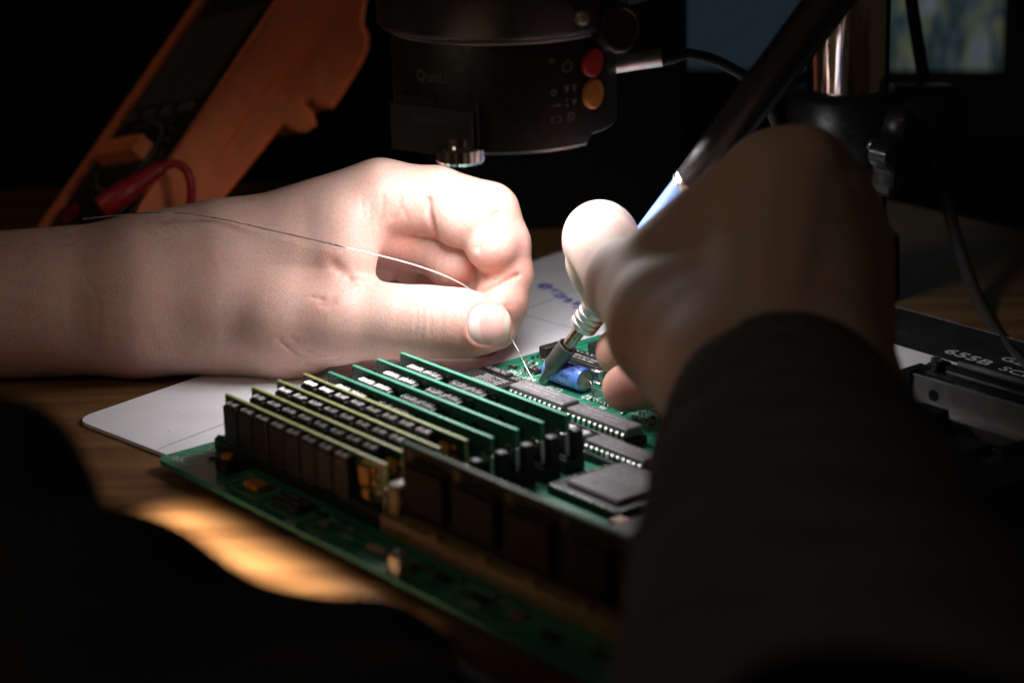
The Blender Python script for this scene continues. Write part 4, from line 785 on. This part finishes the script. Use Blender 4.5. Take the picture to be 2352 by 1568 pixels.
CREASE = [  # polylines on the picture of the hand, depth mm, half width px
    ([(955, 700), (958, 735), (953, 770)], .35, 3.5), ([(968, 693), (972, 735), (966, 776)], .30, 3.5), ([(985, 690), (990, 730), (988, 770)], .35, 4), ([(1012, 690), (1016, 735), (1012, 772)], .30, 3.5), ([(1000, 700), (1003, 735), (1000, 765)], .2, 3),
    ([(738, 687), (750, 694), (764, 689)], .42, 8), ([(735, 700), (752, 704), (768, 698)], .35, 4), ([(715, 682), (735, 686)], .3, 4),
    ([(803, 642), (785, 625), (768, 608)], .9, 14), ([(805, 640), (830, 646), (858, 648)], .8, 7),
    ([(655, 790), (690, 812), (735, 830), (775, 826)], .7, 5), ([(640, 778), (670, 806), (715, 836), (765, 840)], .5, 4), ([(668, 778), (705, 802), (750, 818)], .4, 4), ([(700, 836), (740, 846), (768, 838)], .6, 5),
    ([(985, 458), (986, 490), (994, 525), (1000, 545)], 2.0, 5.5), ([(1096, 572), (1108, 538), (1130, 504), (1142, 490)], 1.7, 5.5), ([(1105, 668), (1140, 655), (1190, 632)], 1.4, 5), ([(1112, 640), (1140, 640)], .3, 4),
    ([(880, 450), (878, 490), (868, 520)], .35, 5), ([(850, 470), (852, 520), (856, 560)], .25, 4), ([(830, 450), (836, 500)], .25, 4), ([(900, 500), (915, 480), (918, 455)], .5, 8), ([(935, 505), (925, 480)], .3, 5),
    ([(195, 630), (228, 700), (222, 780), (205, 850)], .07, 5), ([(1130, 690), (1150, 700), (1180, 700)], .2, 4)]
def left_post(v, N):
    Q = proj(v); face = np.clip(-(N @ (FWD / 1.0)), 0, 1); dep = np.zeros(len(v)); vis = (v - CAM) @ FWD
    for pts, dp, w in CREASE:
        m_ = (Q[:, 0] > min(p[0] for p in pts) - 40) & (Q[:, 0] < max(p[0] for p in pts) + 40) & (Q[:, 1] > min(p[1] for p in pts) - 40) & (Q[:, 1] < max(p[1] for p in pts) + 40) & (face > .05)
        d = polydist(Q[m_], pts); dep[m_] -= dp * np.exp(-(d / w) ** 2) * np.minimum(1, face[m_] * 2.5)
    # tendons, veins and slack skin: soft unevenness in millimetres
    def lump(sc, sd): r = np.random.default_rng(sd); o = np.zeros(len(v)); [o.__iadd__(np.sin((v @ (r.normal(size=3) / sc)) + r.uniform(0, 6))) for _ in range(6)]; return o / 6
    dep += .2 * lump(13, 1) * np.clip((900 - Q[:, 0]) / 500, .25, 1) + .22 * lump(5, 2) + .07 * lump(2.0, 3)
    near = (vis < 818) & (face > .15); uv = nail_uv(Q); rr = (np.abs(uv) ** 2.6).sum(1) ** (1 / 2.6)
    dep += np.where(near, -.55 * np.exp(-((rr - .96) / .07) ** 2) + .42 * np.exp(-((rr - 1.16) / .13) ** 2) * (uv[:, 0] < .75), 0)
    palmar = np.clip(N @ np.array([.75, -.15, -.55]), 0, 1) * np.clip((Q[:, 0] - 800) / 120, 0, 1)
    pink = .30 + .85 * palmar + .5 * np.clip((Q[:, 0] - 1000) / 150, 0, 1) * np.clip((Q[:, 1] - 560) / 160, 0, 1)
    pink += .35 * np.exp(-(polydist(Q, [(735, 690), (765, 692)]) / 28) ** 2) + .5 * np.exp(-(polydist(Q, [(760, 600), (805, 640)]) / 30) ** 2)
    for pts, dp, w in CREASE[-11:-7]: pink += .3 * np.exp(-(polydist(Q, pts) / 10) ** 2)
    return v + N * dep[:, None], pink
lh = flesh('hand', left_fn, (-225, 735, -12), (18, 880, 84), .85, 'skin', person, left_post); tag(lh, 'bare left hand pinching the solder wire')
# thumb nail
def trace(px, py):
    d = np.array([ray(x, y) for x, y in zip(px, py)]); d /= np.linalg.norm(d, axis=1, keepdims=True); t = np.full(len(d), 760.0)
    for _ in range(40): t = t + .9 * left_fn((CAM + d * t[:, None]).astype(np.float32))
    return CAM + d * t[:, None]
ring_n, seg = 9, 48; PX = []; PY = []; RRs = []
for k in range(ring_n + 1):
    r = .985 * (k + .6) / (ring_n + .6)
    for j in range(seg):
        q = 2 * PI * j / seg; cu, su = math.cos(q), math.sin(q); g = r / ((abs(cu) ** 2.6 + abs(su) ** 2.6) ** (1 / 2.6)); x, y = cu * g * NAIL['a'] * .97, su * g * NAIL['b']; c, s = math.cos(NAIL['t']), math.sin(NAIL['t'])
        PX.append(NAIL['c'][0] + c * x - s * y); PY.append(NAIL['c'][1] + s * x + c * y); RRs.append((r, cu * g))
PX.append(NAIL['c'][0]); PY.append(NAIL['c'][1]); RRs.append((0, 0))
P = trace(np.array(PX), np.array(PY)); Nn = grad(left_fn, P); rr = np.array(RRs)
P = P + Nn * (.28 - .55 * rr[:, 0] ** 6 + .35 * np.clip(rr[:, 1], 0, 1) ** 2)[:, None]
m = bpy.data.materials.new('nail'); m.use_nodes = True; nt = m.node_tree; p = nt.nodes['Principled BSDF']; aa = nt.nodes.new('ShaderNodeAttribute'); aa.attribute_name = 'pink'; cr = nt.nodes.new('ShaderNodeValToRGB'); e_ = cr.color_ramp.elements
e_[0].position = 0; e_[0].color = (.78, .60, .55, 1); e_[1].position = 1; e_[1].color = (.74, .66, .54, 1); k1 = e_.new(.24); k1.color = (.76, .56, .52, 1); k2 = e_.new(.30); k2.color = (.70, .40, .37, 1); k3 = e_.new(.80); k3.color = (.71, .43, .38, 1); k4 = e_.new(.90); k4.color = (.75, .64, .52, 1)
nt.links.new(aa.outputs['Fac'], cr.inputs[0]); nt.links.new(cr.outputs[0], p.inputs['Base Color']); p.inputs['Roughness'].default_value = .27; p.inputs['Subsurface Weight'].default_value = .7; p.inputs['Subsurface Radius'].default_value = (1, .4, .3); p.inputs['Subsurface Scale'].default_value = .0012; MATS['nail'] = m
me = bpy.data.meshes.new('thumb_nail'); base = np.array(person.location) / S
me.from_pydata(((P - base) * S).tolist(), [], [(k * seg + j, k * seg + (j + 1) % seg, (k + 1) * seg + (j + 1) % seg, (k + 1) * seg + j) for k in range(ring_n) for j in range(seg)] + [((ring_n + 1) * seg, (j + 1) % seg, j) for j in range(seg)]); me.materials.append(m); me.polygons.foreach_set('use_smooth', [True] * len(me.polygons))
uvx = (np.array(PX) - NAIL['c'][0]) / NAIL['a'] + .22 * ((np.array(PY) - NAIL['c'][1]) / NAIL['b']) ** 2 * -1
a = me.attributes.new('pink', 'FLOAT', 'POINT'); a.data.foreach_set('value', np.clip(uvx * .5 + .5, 0, 1).astype(np.float32)); bm_fix = me; me.validate(); me.update()
place('thumb_nail', me, lh)
# hairs on the forearm
mb = MB(); r = np.random.default_rng(5); hx_, hy_ = r.uniform(-20, 430, 60), None
px = hx_; py = np.array([max(500 if x > 250 else 515, 0) for x in px]) + np.abs(r.normal(0, 42, 60)); PT = trace(px, py); NT = grad(left_fn, PT); okh = (np.abs(left_fn(PT.astype(np.float32))) < .6)
for p0, n0, o in zip(PT, NT, okh):
    if not o: continue
    t = np.array([r.normal(-.3, .8), r.normal(0, .5), r.normal(.3, .6)]); t -= n0 * (t @ n0); t /= np.linalg.norm(t) + 1e-6; L_h = r.uniform(3, 9); cv = np.cross(n0, t) * r.normal(0, .5)
    mb.tube([p0 + n0 * (.15 + L_h * .32 * math.sin(s * 1.9)) + t * L_h * s + cv * L_h * s * s for s in np.linspace(0, 1, 7)], [.035] * 6 + [.015], 4)
ho = obj('arm_hair', mb, 'hair', lh, 60, world=True); tag(ho, kind='stuff')

# right hand: seen from its back, holding the iron like a pen
def right_fn(P):
    arm = smin(limb(P, at(1790, 1220, 475), at(1735, 935, 574), 23, 19.8), limb(P, at(1960, 1220, 480), at(1880, 930, 578), 21, 17.8), 16)
    palm = limb(P, at(1735, 860, 588), at(1790, 418, 664), 19.2, 13.2)
    for a, b, r0, r1 in (((1800, 840, 590), (1852, 398, 668), 18.2, 12.6), ((1860, 855, 588), (1916, 482, 668), 17.2, 12.2), ((1895, 875, 586), (1950, 578, 662), 17.2, 11.6)): palm = smin(palm, limb(P, at(*a), at(*b), r0, r1), 12)
    palm = smin(palm, limb(P, at(1640, 760, 632), at(1760, 640, 652), 19.4, 19.4), 14)
    body = smin(arm, palm, 16)
    body = smin(body, limb(P, at(1516, 590, 654), at(1752, 424, 662), 10.0, 12.6), 9)
    body = smin(body, limb(P, at(1680, 860, 600), at(1562, 770, 630), 19.4, 17.6), 14)
    body = smin(body, limb(P, at(1640, 620, 655), at(1780, 520, 660), 16, 16), 14)
    for a, b in (((1790, 408, 651), (1762, 760, 575)), ((1856, 392, 655), (1805, 770, 572)), ((1925, 478, 655), (1845, 790, 571)), ((1962, 575, 650), (1880, 800, 570))): body = smin(body, limb(P, at(*a), at(*b), 3.6, 2.4), 5)
    for c in ((1792, 404, 655), (1856, 384, 658), (1924, 470, 658), (1962, 570, 652)): body = smin(body, limb(P, at(*c), at(c[0], c[1] + 6, c[2]), 7.5, 7.5), 6)
    thumb = chain(P, [J(1700, 880, 586, 20.2), J(1540, 742, 628, 17.0), J(1442, 652, 664, 12.6), J(1380, 550, 722, 11.8), J(1383, 600, 734, 11.0), J(1398, 672, 739, 9.4)], 5)
    ft = smin(body, thumb, 9)
    def finger(pts): return smin(body, chain(P, pts, 3), 5)
    idx = finger([J(1790, 418, 664, 12.6), J(1660, 530, 708, 11), J(1530, 640, 738, 9.6), J(1440, 716, 752, 8.6)])
    mid = finger([J(1852, 398, 668, 12.6), J(1700, 610, 706, 11), J(1565, 735, 730, 9.8), J(1424, 806, 740, 8.8)])
    rin = finger([J(1916, 482, 668, 11.6), J(1755, 720, 695, 10.4), J(1615, 850, 708, 9.6), J(1438, 892, 710, 8.0)])
    pin = finger([J(1950, 578, 662, 10.6), J(1810, 800, 685, 9.6), J(1680, 900, 688, 9), J(1580, 925, 684, 8)])
    d = ft
    for q in (idx, mid, rin, pin): d = smin(d, q, 1.2)
    return d
def right_post(v, N):
    Q = proj(v)
    def lump(sc, sd): r = np.random.default_rng(sd); o = np.zeros(len(v)); [o.__iadd__(np.sin((v @ (r.normal(size=3) / sc)) + r.uniform(0, 6))) for _ in range(6)]; return o / 6
    dep = .7 * lump(13, 4) + .2 * lump(5, 6)
    return v + N * dep[:, None], .05 + .9 * np.clip((1560 - Q[:, 0]) / 100, 0, 1) * np.clip((Q[:, 1] - 700) / 60, 0, 1)
lo = np.array([6, 450, -5]); hi = np.array([135, 795, 118]); rh = flesh('hand', right_fn, lo, hi, 1.25, 'skin_shade', person, right_post); tag(rh, 'bare right hand seen from its back, holding the soldering iron')
# nail of the finger below the iron
mb = MB(); c_ = np.array(at(1424, 806, 740)); nd = np.array([.55, -.75, .35]); nd /= np.linalg.norm(nd); tx = np.array([-.75, -.5, -.1]); tx -= nd * (tx @ nd); tx /= np.linalg.norm(tx); ty = np.cross(nd, tx); rs = []
for k in range(6):
    r_ = k / 5; rs.append([c_ + nd * (8.3 * math.sqrt(max(0, 1 - (r_ * .62 * math.sin(q)) ** 2)) + .75 - .5 * r_ ** 4) + tx * (r_ * 5.4 * math.cos(q) + 2) + ty * r_ * 5.0 * math.sin(q) for q in np.linspace(0, 2 * PI, 25)[:-1]])
mb.rings(rs[1:]); obj('finger_nail', mb, 'nail', rh, 60, world=True)

# sleeves and the front of the sweater
def sleeve(name, path, radii, folds, cuff, nL=110, nA=96, seed=3, label=None):
    P_ = spline(path, 50); P_ = [np.array(q) for q in P_]; Rr = np.interp(np.linspace(0, 1, len(P_)), np.linspace(0, 1, len(radii)), radii); r = np.random.default_rng(seed); ph = r.uniform(0, 6, 8); rs = []
    u = None
    for i, p in enumerate(P_):
        t = P_[min(i + 1, len(P_) - 1)] - P_[max(i - 1, 0)]; t /= np.linalg.norm(t); s_ = i / (len(P_) - 1)
        if u is None: u = np.cross(t, [0, 0, 1.0])
        u = u - t * (u @ t); u /= np.linalg.norm(u); w = np.cross(u, t); row = []
        for k in range(nA):
            q = 2 * PI * k / nA; s2 = s_ + .05 * math.sin(q + .6) + .02 * math.sin(3 * q + ph[0])
            g_ = min(1, max(0, s_ - .02) * 16); wv1 = abs(math.sin(PI * (folds * s2 + .25 * math.sin(2 * q + ph[4])) + .35)) ** .75; wv2 = math.sin(folds * 1.37 * 2 * PI * s2 + 2 * q + ph[2])
            rad = Rr[i] * (1 + g_ * (.08 - .40 * (1 - wv1) * (.75 + .25 * math.sin(q + ph[5])) + .025 * wv2))
            row.append(p + (u * math.cos(q) * 1.0 + w * math.sin(q) * .94) * rad)
        rs.append(row)
    first = rs[0]; c_ = np.mean(first, 0); t = P_[1] - P_[0]; t /= np.linalg.norm(t)
    inner = [[c_ + (q - c_) * .95 - t * .9 for q in first], [c_ + (q - c_) * .88 for q in first], [c_ + (q - c_) * .86 + t * 12 for q in first]]
    mb = MB(); mb.rings(list(reversed(inner)) + rs, cap=False); o = obj(name, mb, 'cloth', person, 180, world=True)
    if label: tag(o, label)
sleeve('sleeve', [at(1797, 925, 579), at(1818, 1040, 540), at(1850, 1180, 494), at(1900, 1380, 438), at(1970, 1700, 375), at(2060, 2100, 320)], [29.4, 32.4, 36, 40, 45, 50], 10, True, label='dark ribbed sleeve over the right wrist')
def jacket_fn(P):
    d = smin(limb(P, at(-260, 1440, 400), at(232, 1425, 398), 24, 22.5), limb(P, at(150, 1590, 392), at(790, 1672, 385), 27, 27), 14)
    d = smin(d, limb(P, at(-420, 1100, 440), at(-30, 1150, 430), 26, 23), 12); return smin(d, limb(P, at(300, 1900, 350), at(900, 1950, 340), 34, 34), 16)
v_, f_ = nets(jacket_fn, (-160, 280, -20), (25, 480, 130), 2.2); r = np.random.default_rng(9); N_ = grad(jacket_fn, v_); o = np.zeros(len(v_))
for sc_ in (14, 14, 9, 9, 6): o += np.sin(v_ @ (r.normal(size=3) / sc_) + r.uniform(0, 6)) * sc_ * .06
mb = MB(); mb.add(v_ + N_ * o[:, None], f_.tolist()); tag(obj('sweater_front', mb, 'cloth_shaded', person, 180, world=True), 'sweater cloth at the lower left, coloured darker for the shade there')

# ------------------------------------------------------------------ the solder wire
wire = thing('solder_wire', 'thin silver solder wire running from thumb tip to the circuit board', 'solder wire', at(1228, 880, 754))
def front(px, py, off):
    p = trace(np.array([px], float), np.array([py], float))[0]; d = p - CAM; return p - d / np.linalg.norm(d) * off
pts = [at(190, 503, 798), at(295, 492, 791), at(396, 489, 783), front(500, 502, 2.0), front(570, 517, 3), front(640, 533, 4), front(720, 551, 5), front(800, 570, 5), at(880, 589, 776), at(960, 611, 778), at(1030, 637, 779), at(1075, 661, 779.5), at(1100, 684, 779.5), at(1130, 720, 777), at(1166, 765, 774), at(1180, 787, 770), at(1192, 808, 766), at(1206, 838, 760), at(1228, 880, 753.5)]
mb = MB(); mb.tube(spline(pts, 8), .27, 8); obj('wire', mb, 'solder', wire, 60, world=True)
mb = MB(); e0 = at(1229, 881, 753); rs = []
for z_, r_ in ((-1.2, 1.7), (-.4, 1.4), (.3, .8), (1.0, .4)): rs.append([e0 + np.array([r_ * math.cos(q), r_ * math.sin(q), z_]) for q in np.linspace(0, 2 * PI, 17)[:-1]])
mb.rings(rs); obj('molten_blob', mb, 'solder', wire, 60, world=True)

# ------------------------------------------------------------------ pieces one can tell apart become objects of their own
def islands(me):
    n = len(me.vertices); par = list(range(n))
    def find(a):
        while par[a] != a: par[a] = par[par[a]]; a = par[a]
        return a
    for p in me.polygons:
        v = p.vertices; r0 = find(v[0])
        for q in v[1:]: par[find(q)] = r0
    g = {}
    for p in me.polygons: g.setdefault(find(p.vertices[0]), []).append(p.index)
    out = []; co = [v.co.copy() for v in me.vertices]
    for fs in g.values():
        ids = sorted({v for f in fs for v in me.polygons[f].vertices}); mp = {a: i for i, a in enumerate(ids)}
        m2 = bpy.data.meshes.new(me.name); m2.from_pydata([co[a] for a in ids], [], [[mp[v] for v in me.polygons[f].vertices] for f in fs]); m2.materials.append(me.materials[0])
        m2.polygons.foreach_set('use_smooth', [me.polygons[f].use_smooth for f in fs])
        if me.polygons[fs[0]].use_smooth:
            try: m2.set_sharp_from_angle(angle=math.radians(40))
            except Exception: pass
        out.append(m2)
    return out
SPLIT = {'metal_clip', 'small_component', 'hole_ring', 'mounting_ring', 'standoff', 'rail_hole', 'solder_joint', 'solder_pad', 'solder_cap', 'clip', 'metal_strip', 'mould_mark', 'side_groove', 'lead_wire', 'metal_can', 'push_button', 'ruled_line'}
STUFF = {'chip_leads', 'silkscreen_line', 'laser_mark', 'contact_strip', 'socket_contacts', 'slot_contacts', 'polarity_stripe', 'dial_mark', 'pin_header', 'pen_writing'}
cache = {}
for o in list(COL.objects):
    b = o.name.split('.')[0]
    if o.type != 'MESH': continue
    if b in STUFF: o['kind'] = 'stuff'
    if b in SPLIT and not o.children:
        if o.data.name not in cache: cache[o.data.name] = islands(o.data)
        ms = cache[o.data.name]
        if len(ms) > 1:
            o.data = ms[0]
            for m_ in ms[1:]:
                c = o.copy(); c.data = m_; c.name = b; COL.objects.link(c)
